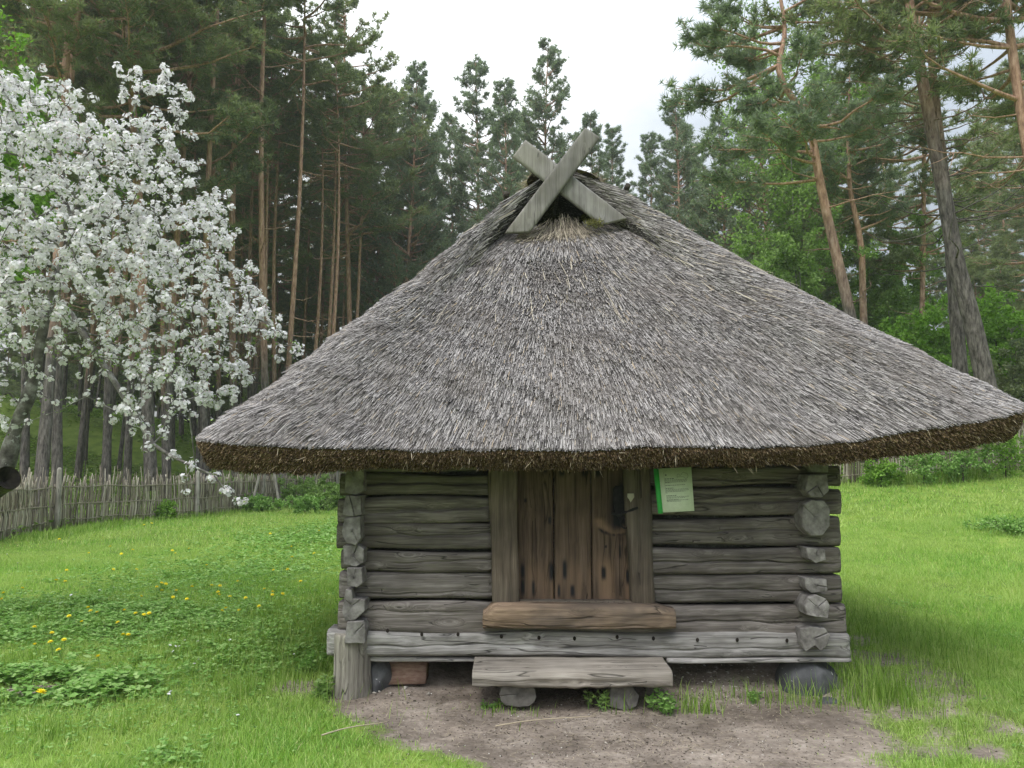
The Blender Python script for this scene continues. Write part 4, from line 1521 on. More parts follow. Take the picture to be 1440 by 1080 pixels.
# the long hanging limb to the lower right
limb = [P(98, 440, 8.6), P(130, 490, 8.45), P(160, 535, 8.3), P(190, 585, 8.1), P(215, 625, 7.95), P(238, 640, 7.85), P(270, 655, 7.75), P(300, 668, 7.7), P(318, 690, 7.7)]
A2, par2, rad2, br2 = grow(np.array(limb), np.array(hang + [P(a, b_, 8.0 + 0.3 * r.normal()) for a, b_ in zip(r.uniform(150, 300, 24), r.uniform(500, 580, 24))]), 19, 0.11, 0.05)
mb = MB()
nT = len(ATR)
trad = np.array([0.15, 0.13, 0.115, 0.11, 0.09, 0.075, 0.068, 0.058, 0.048, 0.05, 0.042, 0.036, 0.03])
tp = np.array(ATR)
fi = np.linspace(0, nT - 1, 60)
tpath = np.stack([np.interp(fi, np.arange(nT), tp[:, q]) for q in range(3)], -1)
tpath += 0.012 * np.stack([np.sin(fi * 2.1), np.cos(fi * 1.7), 0 * fi], -1)
mb.tube(tpath, np.interp(fi, np.arange(nT), trad) * (1 + 0.10 * np.sin(fi * 3.3) + 0.05 * np.sin(fi * 7.1)), 14)
apple_trunk = mb.build('trunk', M['applebark'], apple, base, smooth=True)
# sawn-off hollow limb
mb = MB()
h0, h1 = P(-30, 700, 8.5), P(12, 672, 8.2)
hp = np.array([h0, h0 * .6 + h1 * .4, h0 * .25 + h1 * .75, h1])
mb.tube(hp, [0.12, 0.125, 0.12, 0.128], 18, cap=False)
stub = mb.build('sawn_limb', M['mossbark'], apple_trunk, base, smooth=True)
mb = MB()
ax = unit(h1 - h0)
mb.tube([h1 - ax * 0.10, h1 - ax * 0.05, h1 - ax * 0.004], [0.012, 0.07, 0.12], 18, cap=False)
mb.build('hollow', M['hollow'], stub, base, smooth=True)
mb = MB()
grow_tubes(mb, A, rad * 0.9, br, 1, 5, 0.05)
r2_ = rad2.copy()
r2_[:len(limb)] = np.maximum(r2_[:len(limb)], np.linspace(0.04, 0.006, len(limb)))
grow_tubes(mb, A2, r2_, br2, 0, 5, 0.045)
mb.build('branches', M['applebark'], apple, base, smooth=True)
# blossom clusters along the outer parts of the twigs
cl = []
for b in br[1:]:
    nb_ = len(b)
    for q in range(max(1, int(nb_ * 0.45)), nb_):
        cl.append(b[q])
cl = A[np.array(cl)]
tipn = A[np.array([b[-1] for b in br[1:]])]
pyc = 0.5 - 0.0 * cl[:, 0]
zlow = P(0, 455, AY)[2]
keep = r.random(len(cl)) < np.where(cl[:, 2] < zlow, 0.34, 0.78)
cl = np.concatenate([cl[keep], tipn[tipn[:, 2] > zlow], tipn[tipn[:, 2] <= zlow][::2]])
c2 = np.concatenate([A2[b[-1:]] for b in br2[1:]] + [A2[b[-2:-1]] for b in br2[1:]] + [A2[np.arange(5, len(limb))]])
cl = np.concatenate([cl, c2])
cl = cl + r.normal(0, 0.02, cl.shape)
print('blossom clusters', len(cl))
nf = 9
flo = np.repeat(cl, nf, 0)
off = unit(r.normal(size=flo.shape))
fpos = flo + off * r.uniform(0.012, 0.052, (len(flo), 1))
fn = unit(off + np.array([0, -0.2, 0.35]))
t1 = unit(np.cross(fn, r.normal(size=fn.shape)))
t2 = np.cross(fn, t1)
mb = MB()
for k in range(5):
    a = k * 2 * np.pi / 5
    dr = t1 * math.cos(a) + t2 * math.sin(a)
    mb.leaves(fpos, dr + fn * 0.25, r.uniform(0.018, 0.028, len(fpos)), r.uniform(0.018, 0.027, len(fpos)), fn)
mb.build('blossom', M['blossom'], apple, base)
n = 9000
src = np.concatenate([A[np.concatenate([b[len(b) // 3:] for b in br[1:]])], A2[len(limb):]])
q = src[r.integers(0, len(src), n)] + r.normal(0, 0.03, (n, 3))
mb = MB()
mb.leaves(q, r.normal(size=(n, 3)) + np.array([0, 0, 0.3]), r.uniform(0.025, 0.05, n), r.uniform(0.014, 0.024, n))
mb.build('leaves', M['appleleaf'], apple, base)

# ------------------------------------------------------------------ pines
def pine(name, seed, H, r0, crown_from, Rc, mat, path=None, conical=False, dens=1.0, dead=10, limbs=(), needle=0.23, nstep=0.55, root=(0, 0, 0), bark='pine'):
    """Scots pine: tapered trunk with limbs (one mesh) and a needle crown made of tufts on twigs"""
    r = np.random.default_rng(seed)
    n = 40
    f = np.linspace(0, 1, n)
    if path is None:
        a = r.uniform(0, 6.28, 2)
        amp = 0.012 * H
        tr = np.stack([amp * (np.sin(f * 4.2 + a[0]) - math.sin(a[0])), amp * (np.sin(f * 3.4 + a[1]) - math.sin(a[1])), f * H - 0.3 * (1 - f)], -1)
    else:
        path = np.asarray(path, float)
        dl = np.concatenate([[0], np.cumsum(np.linalg.norm(np.diff(path, axis=0), axis=1))])
        tr = np.stack([np.interp(f * dl[-1], dl, path[:, q]) for q in range(3)], -1)
        for _ in range(2):
            tr[1:-1] = 0.5 * tr[1:-1] + 0.25 * (tr[2:] + tr[:-2])
    rad = r0 * ((1 - f) ** 0.75 * 0.93 + 0.07) * (1 + 0.18 * np.exp(-f * H / 0.7))
    T = MB()
    T.tube(tr, rad, 11)
    B0, B1, BD, BL = [], [], [], []
    tw_c, tw_d, tw_l = [], [], []

    def branch(p, d, Lb, rb, foliage=True):
        m = 7
        s = np.linspace(0, 1, m)
        droop = r.uniform(-0.12, 0.05)
        upt = r.uniform(0.08, 0.26)
        sw = unit(np.cross(d, (0, 0, 1))) * r.normal(0, 0.10)
        pth = p + d * (s * Lb)[:, None] + np.array([0, 0, 1.0]) * ((droop * np.sin(s * np.pi) + upt * s ** 2.5) * Lb)[:, None] + sw * (np.sin(s * 5 + r.uniform(0, 6)) * s * Lb)[:, None]
        pth += r.normal(0, 0.02 * Lb, (m, 3)) * s[:, None]
        T.tube(pth, rb * (1 - 0.85 * s), 5, cap=False)
        if not foliage:
            for q in range(r.integers(1, 4)):
                s0 = r.uniform(0.3, 0.8)
                st = np.array([np.interp(s0, s, pth[:, z]) for z in range(3)])
                dd_ = unit(d + r.normal(0, 0.7, 3))
                T.tube([st, st + dd_ * Lb * 0.2, st + dd_ * Lb * 0.36 + np.array([0, 0, r.normal(0, .05) * Lb])], [rb * .35, rb * .25, rb * .1], 4, cap=False)
            return
        nt_ = max(5, int(Lb * 5.4 * dens))
        for q in range(nt_):
            s0 = r.uniform(0.30, 1.0) ** 0.8
            st = np.array([np.interp(s0, s, pth[:, z]) for z in range(3)])
            tl = Lb * r.uniform(0.14, 0.32) * (1.15 - 0.5 * s0) + 0.15
            az = r.choice([-1, 1]) * r.uniform(0.4, 1.2)
            hd = unit(np.cross(d, (0, 0, 1)))
            td = unit(d * math.cos(az) + hd * math.sin(az) + np.array([0, 0, r.uniform(-0.1, 0.45)]))
            tw_c.append(st)
            tw_d.append(td)
            tw_l.append(tl)
            if tl > 0.5:
                T.tube([st, st + td * tl * .6, st + td * tl], [0.012, 0.009, 0.005], 3, cap=False)

    zc = crown_from
    s = zc
    while s < 0.985:
        rel = (s - zc) / (1 - zc)
        if conical:
            shape = (1 - rel) ** 0.75 * 0.95 + 0.06
        else:
            shape = (0.5 + 0.5 * math.sin(math.pi * min(1, 0.15 + 0.62 * rel))) * (1 - rel ** 3.2) + 0.08
        for q in range(r.integers(2, 5) if not conical else r.integers(3, 6)):
            az = r.uniform(0, 2 * np.pi)
            Lb = Rc * shape * r.uniform(0.5, 1.18)
            el_ = (r.uniform(-0.22, 0.30) + 0.55 * rel ** 2) if not conical else (r.uniform(0.1, 0.5) + 0.45 * rel ** 2)
            d = np.array([math.cos(az) * math.cos(el_), math.sin(az) * math.cos(el_), math.sin(el_)])
            p = np.array([np.interp(s, f, tr[:, z]) for z in range(3)])
            branch(p, d, Lb, 0.012 + 0.016 * Lb)
        s += nstep / H * r.uniform(0.7, 1.3)
    for q in range(dead):
        s = r.uniform(0.22, zc + 0.06)
        az = r.uniform(0, 6.28)
        p = np.array([np.interp(s, f, tr[:, z]) for z in range(3)])
        el_ = r.uniform(-0.25, 0.25)
        branch(p, np.array([math.cos(az) * math.cos(el_), math.sin(az) * math.cos(el_), math.sin(el_)]), Rc * r.uniform(0.2, 0.75), 0.028, False)
    for (s, d, Lb, rb, fol) in limbs:
        p = np.array([np.interp(s, f, tr[:, z]) for z in range(3)])
        branch(p, unit(np.array(d, float)), Lb, rb, fol)
    C = np.array(tw_c)
    D = np.array(tw_d)
    Lt = np.array(tw_l)
    per = 7
    cc_ = np.repeat(C, per, 0)
    dd_ = np.repeat(D, per, 0)
    ll = np.repeat(Lt, per)
    pos = cc_ + dd_ * (ll * r.uniform(0.15, 1.05, len(ll)))[:, None] + r.normal(0, 0.05, cc_.shape)
    nb_ = 10
    tp_ = np.repeat(pos, nb_, 0)
    td_ = np.repeat(dd_, nb_, 0)
    bd = unit(td_ * 0.55 + unit(r.normal(size=td_.shape)) * 0.85 + np.array([0, 0, 0.28]))
    K = MB()
    K.blades(tp_, bd, r.uniform(0.7, 1.3, len(tp_)) * needle, r.uniform(0.8, 1.3, len(tp_)) * needle * 0.15)
    root_o = thing(name, 'pine', 'pine tree', root)
    T.build('trunk', M[bark], root_o, (0, 0, 0), smooth=True)
    K.build('crown', mat, root_o)
    print(name, seed, 'needles', len(tp_))
    return root_o


BACK = 'pines of the forest behind the hut'
VAR = [
    pine('pine_tree', 1, 25, 0.155, 0.42, 3.4, M['needle']),
    pine('pine_tree', 2, 23, 0.13, 0.34, 3.2, M['needle']),
    pine('pine_tree', 3, 26, 0.165, 0.46, 3.8, M['needle']),
    pine('pine_tree', 4, 22, 0.12, 0.28, 3.0, M['needle'], dead=14),
    pine('pine_tree', 5, 22, 0.14, 0.20, 3.8, M['needle_blue'], conical=True, nstep=0.42, dens=1.2, needle=0.19),
    pine('pine_tree', 6, 20, 0.13, 0.18, 3.3, M['needle_blue'], conical=True, nstep=0.40, dens=1.2, needle=0.18),
    pine('pine_tree', 8, 27, 0.145, 0.72, 2.9, M['needle'], dead=16),
    pine('spruce_tree', 9, 11, 0.09, 0.06, 2.3, M['needle'], conical=True, nstep=0.36, dead=0),
]
VH = [25, 23, 26, 22, 22, 20, 27, 11]
used = [False] * len(VAR)


def place_pine(v, px, Y, label, rot=None, top=None, group=None, scale=None, lean=(0, 0)):
    x = (px - 720.0) / FPX * Y
    z = float(ground_z(x, Y))
    if top is not None:
        zt_ = P(px, top, Y)[2]
        scale = (zt_ - z) / VH[v]
    scale = scale or 1.0
    rot = rng.uniform(0, 6.28) if rot is None else rot
    if not used[v]:
        o = VAR[v]
        used[v] = True
        o.location = (x, Y, z)
        o.rotation_euler = (0, 0, rot)
        o.scale = (scale,) * 3
        o['label'] = label
        if group:
            o['group'] = group
    else:
        o = dup(VAR[v], (x, Y, z), rot, scale, label)
        if group:
            o['group'] = group
        elif 'group' in o.keys():
            del o['group']
    o.rotation_euler = (lean[0], lean[1], rot)
    return o


# trees that can be told apart, from the left
place_pine(0, 90, 24, 'thick grey pine trunk right behind the left fence post', scale=1.05, rot=1.0)
place_pine(6, 292, 30, 'straight tall pine at the right shoulder of the blossom crown', scale=1.05, rot=2.0)
place_pine(6, 379, 31.5, 'tall straight pine, thickest of the trunks left of the roof', scale=1.12, rot=0.5)
place_pine(6, 399, 33.5, 'slim pine standing close beside the tallest straight trunk', scale=0.95, rot=3.0)
place_pine(6, 452, 37, 'slender pine midway between blossom tree and roof slope', scale=0.85, rot=4.1)
place_pine(2, 492, 43, 'reddish pine with drooping boughs just left of the roof slope', scale=1.1, rot=5.1)
place_pine(6, 525, 50, 'thin pine showing between the roof slope and the reddish pine', scale=0.95, rot=0.2)
place_pine(6, 335, 36, 'bare-trunked pine rising behind the right side of the blossom crown', scale=1.05, rot=1.2)
# pointed pines against the sky behind the roof
place_pine(4, 662, 50, 'pointed pine left of the crossed boards, its tip highest there', top=72, rot=0.4)
place_pine(5, 697, 47, 'full pointed pine rising just left of the crossed boards', top=112, rot=1.4)
place_pine(4, 789, 52, 'open-branched pine standing alone straight above the crossed boards', top=58, rot=2.4)
place_pine(5, 845, 52, 'small pine top just right of the crossed boards', top=158, rot=3.4)
place_pine(5, 876, 55, 'low pine crown showing beyond the right end of the ridge', top=180, rot=4.4)
place_pine(4, 946, 46, 'broad pointed pine over the right roof shoulder', top=138, rot=5.0)
place_pine(5, 565, 47, 'pine whose narrow tip leads the left row against the sky', top=92, rot=0.9)
place_pine(4, 604, 50, 'pine with a blunt tip between two pointed ones', top=122, rot=1.9)
place_pine(5, 632, 54, 'shorter pine half hidden behind the pointed left row', top=160, rot=2.9)
place_pine(5, 912, 50, 'small pine in the gap beyond the right end of the roof ridge', top=188, rot=1.3)
place_pine(4, 975, 49, 'pine shouldering the broad pointed pine on its right', top=165, rot=2.6)
place_pine(5, 722, 58, 'low pine filling the gap between full pointed and lone pine', top=165, rot=0.3)
place_pine(4, 990, 52, 'pine between the broad pointed pine and the bent pine', top=205, rot=0.7)
place_pine(5, 590, 58, 'bushy pine low behind the blunt tipped one', top=165, rot=4.3)
place_pine(4, 1022, 36, 'bluish pine standing between roof ridge and bent pine', top=150, rot=0.3)
place_pine(5, 1078, 34, 'bluish pine close behind the bent pine', top=60, rot=2.3)
place_pine(1, 530, 50, 'dense dark pine filling the dip left of the pointed row', top=120, rot=2.2)

# the deeper forest: one kind, nothing tells them apart
lab_l = 'grey-brown pine trunk in the crowded stand behind the left wattle fence'
lab_b = 'distant pine in the deep rows behind the hut roof'
lab_r = 'pine in the forest beyond the right wattle fence'
r = np.random.default_rng(50)
placed = []


FLp = [(-9.9, 13.0), (-11.2, 17.3), (-12.0, 20.0), (-11.6, 22.3), (-10.5, 25.6), (-9.5, 31.0), (-8.4, 38.0), (-6.5, 42.0), (0.0, 44.0)]


def behind_fence(x, y):
    fx = np.interp(y, [q[1] for q in FLp], [q[0] for q in FLp])
    return y > 45.5 or x < fx - 1.2


def scatter(n, xr, yr, lab, grp, vs, smin, smax, mind):
    c = 0
    tries = 0
    while c < n and tries < 4000:
        tries += 1
        Y = r.uniform(*yr)
        px = r.uniform(*xr)
        x = (px - 720) / FPX * Y
        if px < 560 and not behind_fence(x, Y):
            continue
        if any((x - a) ** 2 + (Y - b_) ** 2 < mind ** 2 for a, b_ in placed):
            continue
        placed.append((x, Y))
        place_pine(int(r.choice(vs)), px, Y, lab, r.uniform(0, 6.28), group=grp, scale=r.uniform(smin, smax))
        c += 1


scatter(12, (-220, 330), (22.5, 31), lab_l, 'pines behind the left fence', [6, 6, 0], 1.0, 1.2, 1.2)
scatter(20, (-260, 190), (30, 46), lab_l, 'pines behind the left fence', [0, 1, 3, 6, 6], 0.85, 1.08, 1.2)
scatter(16, (190, 540), (38, 50), lab_l, 'pines behind the left fence', [6, 6, 6, 0], 0.8, 1.0, 1.0)
scatter(24, (60, 500), (31, 60), 'slim pine with a bare orange-brown trunk left of the thatched roof', 'slim pines left of the roof', [6, 6, 6], 0.72, 0.98, 0.9)
scatter(8, (500, 650), (46, 60), 'slim pine with a bare orange-brown trunk left of the thatched roof', 'slim pines left of the roof', [6, 6, 6], 0.55, 0.68, 0.9)
scatter(38, (-150, 540), (48, 78), lab_l, 'pines behind the left fence', [1, 3, 3, 0], 0.8, 1.0, 1.6)
scatter(16, (520, 1000), (62, 85), lab_b, 'distant pines behind the roof', [3, 5, 5], 0.62, 0.78, 2.0)
scatter(20, (1040, 1600), (40, 70), lab_r, 'pines beyond the right fence', [0, 1, 3, 3, 6], 0.75, 1.0, 1.8)
scatter(4, (1180, 1620), (28, 38), lab_r, 'pines beyond the right fence', [1, 3, 6], 0.8, 1.0, 1.6)


scatter(14, (-200, 560), (56, 82), 'young dark spruce deep among the pine trunks at the left', 'spruces deep in the left forest', [7], 0.8, 1.5, 1.2)
scatter(20, (1020, 1600), (46, 76), 'young dark spruce deep among the pines at the right', 'spruces deep in the right forest', [7], 0.7, 1.3, 1.2)
scatter(18, (-120, 360), (62, 95), 'young dark spruce deep among the pine trunks at the left', 'spruces deep in the left forest', [7], 0.8, 1.2, 1.2)
scatter(12, (560, 1040), (58, 80), 'young dark spruce far behind the hut roof', 'spruces far behind the hut', [7], 0.9, 1.3, 1.5)


def pathpx(pts):
    return np.array([P(a, b_, y) for a, b_, y in pts])


def custom(name, pts, root, label, **kw):
    pw = pathpx(pts)
    o = pine(name, path=pw - np.array(root), root=root, **kw)
    o['label'] = label
    return o


# leaning pine with big arching limbs behind the blossom
Y0 = 26
b0 = np.array([P(212, 640, Y0)[0], Y0, float(ground_z(P(212, 640, Y0)[0], Y0))])
pts = [(213, 690, Y0), (207, 560, Y0), (200, 400, Y0), (190, 190, Y0), (180, 90, Y0), (172, 0, Y0), (168, -120, Y0), (172, -260, Y0), (170, -330, Y0)]
custom('pine_tree', pts, b0, 'pale pinkish pine with arching bare limbs above the blossom', seed=71, H=22, r0=0.2, crown_from=0.46, Rc=4.2, mat=M['needle'], dens=1.0, dead=5,
       limbs=[(0.66, (-0.9, -0.1, 0.35), 3.6, 0.07, True), (0.60, (-0.9, -0.2, 0.45), 3.4, 0.07, True), (0.64, (0.95, -0.1, 0.25), 3.4, 0.06, True)])
# bent pine right of the ridge
Y0 = 21
bx = P(1205, 470, Y0)
b0 = np.array([bx[0] + 0.3, Y0, float(ground_z(bx[0], Y0))])
pts = [(1222, 650, Y0), (1196, 440, Y0), (1180, 375, Y0), (1160, 290, Y0), (1149, 235, Y0), (1144, 195, Y0), (1131, 158, Y0), (1108, 128, Y0 - .3), (1090, 108, Y0 - .4), (1093, 84, Y0 - .4), (1106, 58, Y0 - .3), (1102, 20, Y0), (1092, -30, Y0), (1090, -90, Y0)]
custom('pine_tree', pts, b0, 'bent orange pine whose trunk kinks sharply left near its crown', seed=72, H=14, r0=0.185, crown_from=0.60, Rc=2.9, mat=M['needle_blue'], dens=1.15, dead=4,
       limbs=[(0.55, (-0.9, -0.1, -0.12), 3.2, 0.05, True), (0.53, (-0.75, -0.5, -0.05), 2.8, 0.05, True), (0.57, (0.9, -0.2, 0.1), 2.0, 0.04, True), (0.56, (-0.4, -0.8, 0.05), 2.2, 0.04, True), (0.5, (-0.95, 0.1, -0.05), 3.0, 0.05, True), (0.54, (-0.6, -0.7, 0.0), 2.6, 0.04, True), (0.75, (-0.95, -0.1, 0.1), 2.6, 0.05, True), (0.78, (-0.9, -0.3, 0.0), 2.4, 0.05, True)])
# two grey pines close together on the right
Y0 = 20
bx = P(1390, 560, Y0)
b0 = np.array([bx[0], Y0, float(ground_z(bx[0], Y0))])
pts = [(1398, 610, Y0), (1382, 515, Y0), (1362, 430, Y0), (1345, 375, Y0), (1333, 300, Y0), (1322, 245, Y0), (1310, 180, Y0), (1298, 120, Y0), (1288, 60, Y0), (1278, 0, Y0), (1272, -60, Y0), (1275, -160, Y0), (1270, -240, Y0)]
custom('pine_tree', pts, b0, 'leaning grey pine with many bare twisting branches at the right', seed=73, H=17, r0=0.25, crown_from=0.60, Rc=3.6, mat=M['needle'], dens=0.85, dead=34, bark='pine_grey')
Y0 = 21.2
bx = P(1352, 560, Y0)
b0 = np.array([bx[0], Y0, float(ground_z(bx[0], Y0))])
pts = [(1356, 610, Y0), (1349, 500, Y0), (1341, 400, Y0), (1335, 320, Y0), (1328, 250, Y0), (1318, 170, Y0), (1311, 100, Y0), (1308, 0, Y0), (1312, -120, Y0), (1310, -220, Y0)]
custom('pine_tree', pts, b0, 'upright pine just left behind the leaning grey pine', seed=74, H=17, r0=0.2, crown_from=0.62, Rc=3.3, mat=M['needle'], dens=0.85, dead=20, bark='pine_grey')
# pine at the right frame edge
Y0 = 19
bx = P(1490, 600, Y0)
b0 = np.array([bx[0], Y0, float(ground_z(bx[0], Y0))])
pts = [(1505, 640, Y0), (1480, 420, Y0), (1455, 260, Y0), (1440, 180, Y0), (1427, 100, Y0), (1418, 30, Y0), (1412, -60, Y0), (1405, -200, Y0), (1400, -280, Y0)]
custom('pine_tree', pts, b0, 'reddish pine trunk cut by the upper right frame edge', seed=75, H=17, r0=0.2, crown_from=0.52, Rc=4.2, mat=M['needle'], dens=0.9, dead=10)
# forked orange pine further back
Y0 = 30
bx = P(1215, 520, Y0)
b0 = np.array([bx[0], Y0, float(ground_z(bx[0], Y0))])
pts = [(1222, 560, Y0), (1214, 440, Y0), (1212, 350, Y0), (1205, 310, Y0), (1195, 270, Y0), (1192, 200, Y0), (1195, 100, Y0)]
custom('pine_tree', pts, b0, 'orange forked pine between the bent pine and the grey pair', seed=76, H=13, r0=0.17, crown_from=0.55, Rc=2.4, mat=M['needle_blue'], dens=1.0, dead=6,
       limbs=[(0.5, (0.85, 0, 0.35), 2.2, 0.06, True)])

# ------------------------------------------------------------------ broad-leaved trees and shrubs
def leafy(name, label, cat, base, trunk, cen, radii, ntarget, nleaf, lsize, mat, bark, seed, group=None, r_tip=0.004, lobes=0.25):
    """broad-leaved tree or shrub: grown limbs, leaves clustered on the twigs"""
    r = np.random.default_rng(seed)
    u = unit(r.normal(size=(ntarget, 3))) * (r.random((ntarget, 1)) ** 0.45)
    u = u * (1 + lobes * np.sin(3 * np.arctan2(u[:, 1], u[:, 0]) + 4 * u[:, 2] + seed))[:, None]
    tg = np.array(cen) + u * np.array(radii)
    tg[:, 2] = np.maximum(tg[:, 2], base[2] + 0.08)
    A_, par_, rad_, br_ = grow(np.array(trunk), tg, seed, max(0.12, 0.06 * max(radii)), 0.05, r_tip)
    root = thing(name, label, cat, base, group)
    mb = MB()
    grow_tubes(mb, A_, rad_, br_, 0, 5)
    mb.build('trunk' if radii[2] > 1.5 else 'stems', bark, root, base, smooth=True)
    src = A_[np.concatenate([b[len(b) // 2:] for b in br_[1:]])]
    q = src[r.integers(0, len(src), nleaf)] + r.normal(0, 1, (nleaf, 3)) * 0.05 * max(radii) ** 0.7
    mb = MB()
    mb.leaves(q, r.normal(size=(nleaf, 3)) + np.array([0, 0, 0.1]), r.uniform(0.7, 1.3, nleaf) * lsize, r.uniform(0.5, 0.8, nleaf) * lsize, unit(r.normal(size=(nleaf, 3)) + np.array([0, 0, 0.9])))
    mb.build('crown' if radii[2] > 1.5 else 'leaves', mat, root, base)
    return root


def gz(x, y):
    return float(ground_z(x, y))


def tree_px(name, label, cat, px, pyc, Y, rx, rz, ntarget, nleaf, ls, mat, bark, seed, trunk_px=None, group=None):
    cen = P(px, pyc, Y)
    bx = cen[0] if trunk_px is None else P(trunk_px, 500, Y)[0]
    base = np.array([bx, Y, gz(bx, Y)])
    trunk = [base + (np.array([cen[0], Y, cen[2]]) - base) * f + np.array([0.1 * math.sin(f * 5 + seed), 0, 0]) for f in np.linspace(0, 1, 8)]
    return leafy(name, label, cat, base, trunk, cen, (rx, rx, rz), ntarget, nleaf, ls, mat, bark, seed, group)


tree_px('maple_tree', 'bright green leafy tree at the far left behind the blossom', 'tree', -20, 250, 14, 1.15, 2.7, 150, 15000, 0.10, M['leaf'], M['twig'], 201, trunk_px=-60)
tree_px('rowan_tree', 'small fresh green tree peeking through the blossom crown', 'tree', 140, 230, 27, 1.7, 2.3, 70, 6500, 0.10, M['leaf'], M['twig'], 202)
tree_px('birch_tree', 'tall green birch behind the bent pine with dark streaked trunk', 'birch tree', 1110, 200, 31, 3.0, 6.0, 260, 11000, 0.15, M['leafdeep'], M['birch'], 203, trunk_px=1135)
tree_px('birch_tree', 'lower green birch showing over the right roof slope', 'birch tree', 1120, 370, 30, 2.5, 2.4, 150, 9000, 0.14, M['leafdeep'], M['birch'], 204, trunk_px=1140)
tree_px('birch_tree', 'leafy young birch between the forked pine and grey pair', 'birch tree', 1245, 400, 33, 2.6, 3.2, 150, 15000, 0.15, M['leafdeep'], M['birch'], 205)
tree_px('hazel_shrub', 'bright green shrub just left of the two grey pine trunks', 'shrub', 1300, 490, 24, 1.15, 1.45, 110, 7000, 0.12, M['leaf'], M['twig'], 206)
tree_px('hazel_shrub', 'bright green shrub right of the leaning grey pine trunk', 'shrub', 1405, 480, 24, 1.2, 1.5, 120, 7000, 0.12, M['leaf'], M['twig'], 207)
tree_px('hazel_shrub', 'green shrub farther back between shrub and roof slope', 'shrub', 1245, 450, 36, 2.0, 1.9, 110, 9000, 0.15, M['leafdeep'], M['twig'], 208)
tree_px('evergreen_shrub', 'dark low evergreen shrub at the right frame edge above the fence', 'shrub', 1440, 540, 23, 1.0, 1.2, 90, 8000, 0.09, M['needle'], M['twig'], 209)


def bush(px, py_base, Y, w, h, label, seed, n=4500, ls=0.07, mat='weed', name='bush', group=None):
    x = (px - 720) / FPX * Y
    base = np.array([x, Y, gz(x, Y)])
    trunk = [base, base + np.array([0, 0, 0.12 * h]), base + np.array([0.02, 0, 0.3 * h])]
    return leafy(name, label, 'bush', base, trunk, base + np.array([0, 0, 0.5 * h]), (w, w * 0.7, h * 0.52), 70, n, ls, M[mat], M['twig'], seed, group)


bush(330, 705, 29.5, 0.85, 1.25, 'light green bush behind the pole tripod near the fence', 301, 4200, 0.10, 'leaf')
bush(368, 712, 29.0, 0.9, 0.55, 'low dark leafy clump between the tripod poles', 302, 3500, 0.10, 'weed')
bush(440, 700, 31.5, 1.2, 1.3, 'dark green bush against the fence beside the hut', 303, 5000, 0.10, 'leafdeep')
bush(465, 700, 29.5, 0.8, 0.9, 'dark green bush touching the left hut corner in view', 304, 4000, 0.09, 'leafdeep')
bush(432, 712, 27.5, 0.65, 0.65, 'pale rounded leafy heap on the lawn before the fence', 305, 3200, 0.07, 'weed')
bush(238, 728, 24.5, 0.33, 0.65, 'small green bush before the fence at the second post', 306, 1800, 0.07, 'leaf')
bush(1235, 660, 20.6, 0.55, 0.8, 'small green bush before the right fence next to the hut', 311, 2600, 0.075, 'leaf')
bush(1295, 660, 20.4, 0.8, 1.1, 'climbing green bush in the middle of the right fence', 312, 1500, 0.075, 'weed')
bush(1350, 655, 20.5, 0.8, 1.25, 'leafy bush partly covering the right fence below the roof tip', 313, 1900, 0.075, 'weed')
bush(1410, 650, 20.6, 0.9, 1.5, 'tall loose bush over the fence at the right edge', 314, 2400, 0.075, 'leaf')
bush(1425, 714, 14.5, 0.85, 0.22, 'low flat weed clump on the right lawn', 315, 1700, 0.055, 'weed')

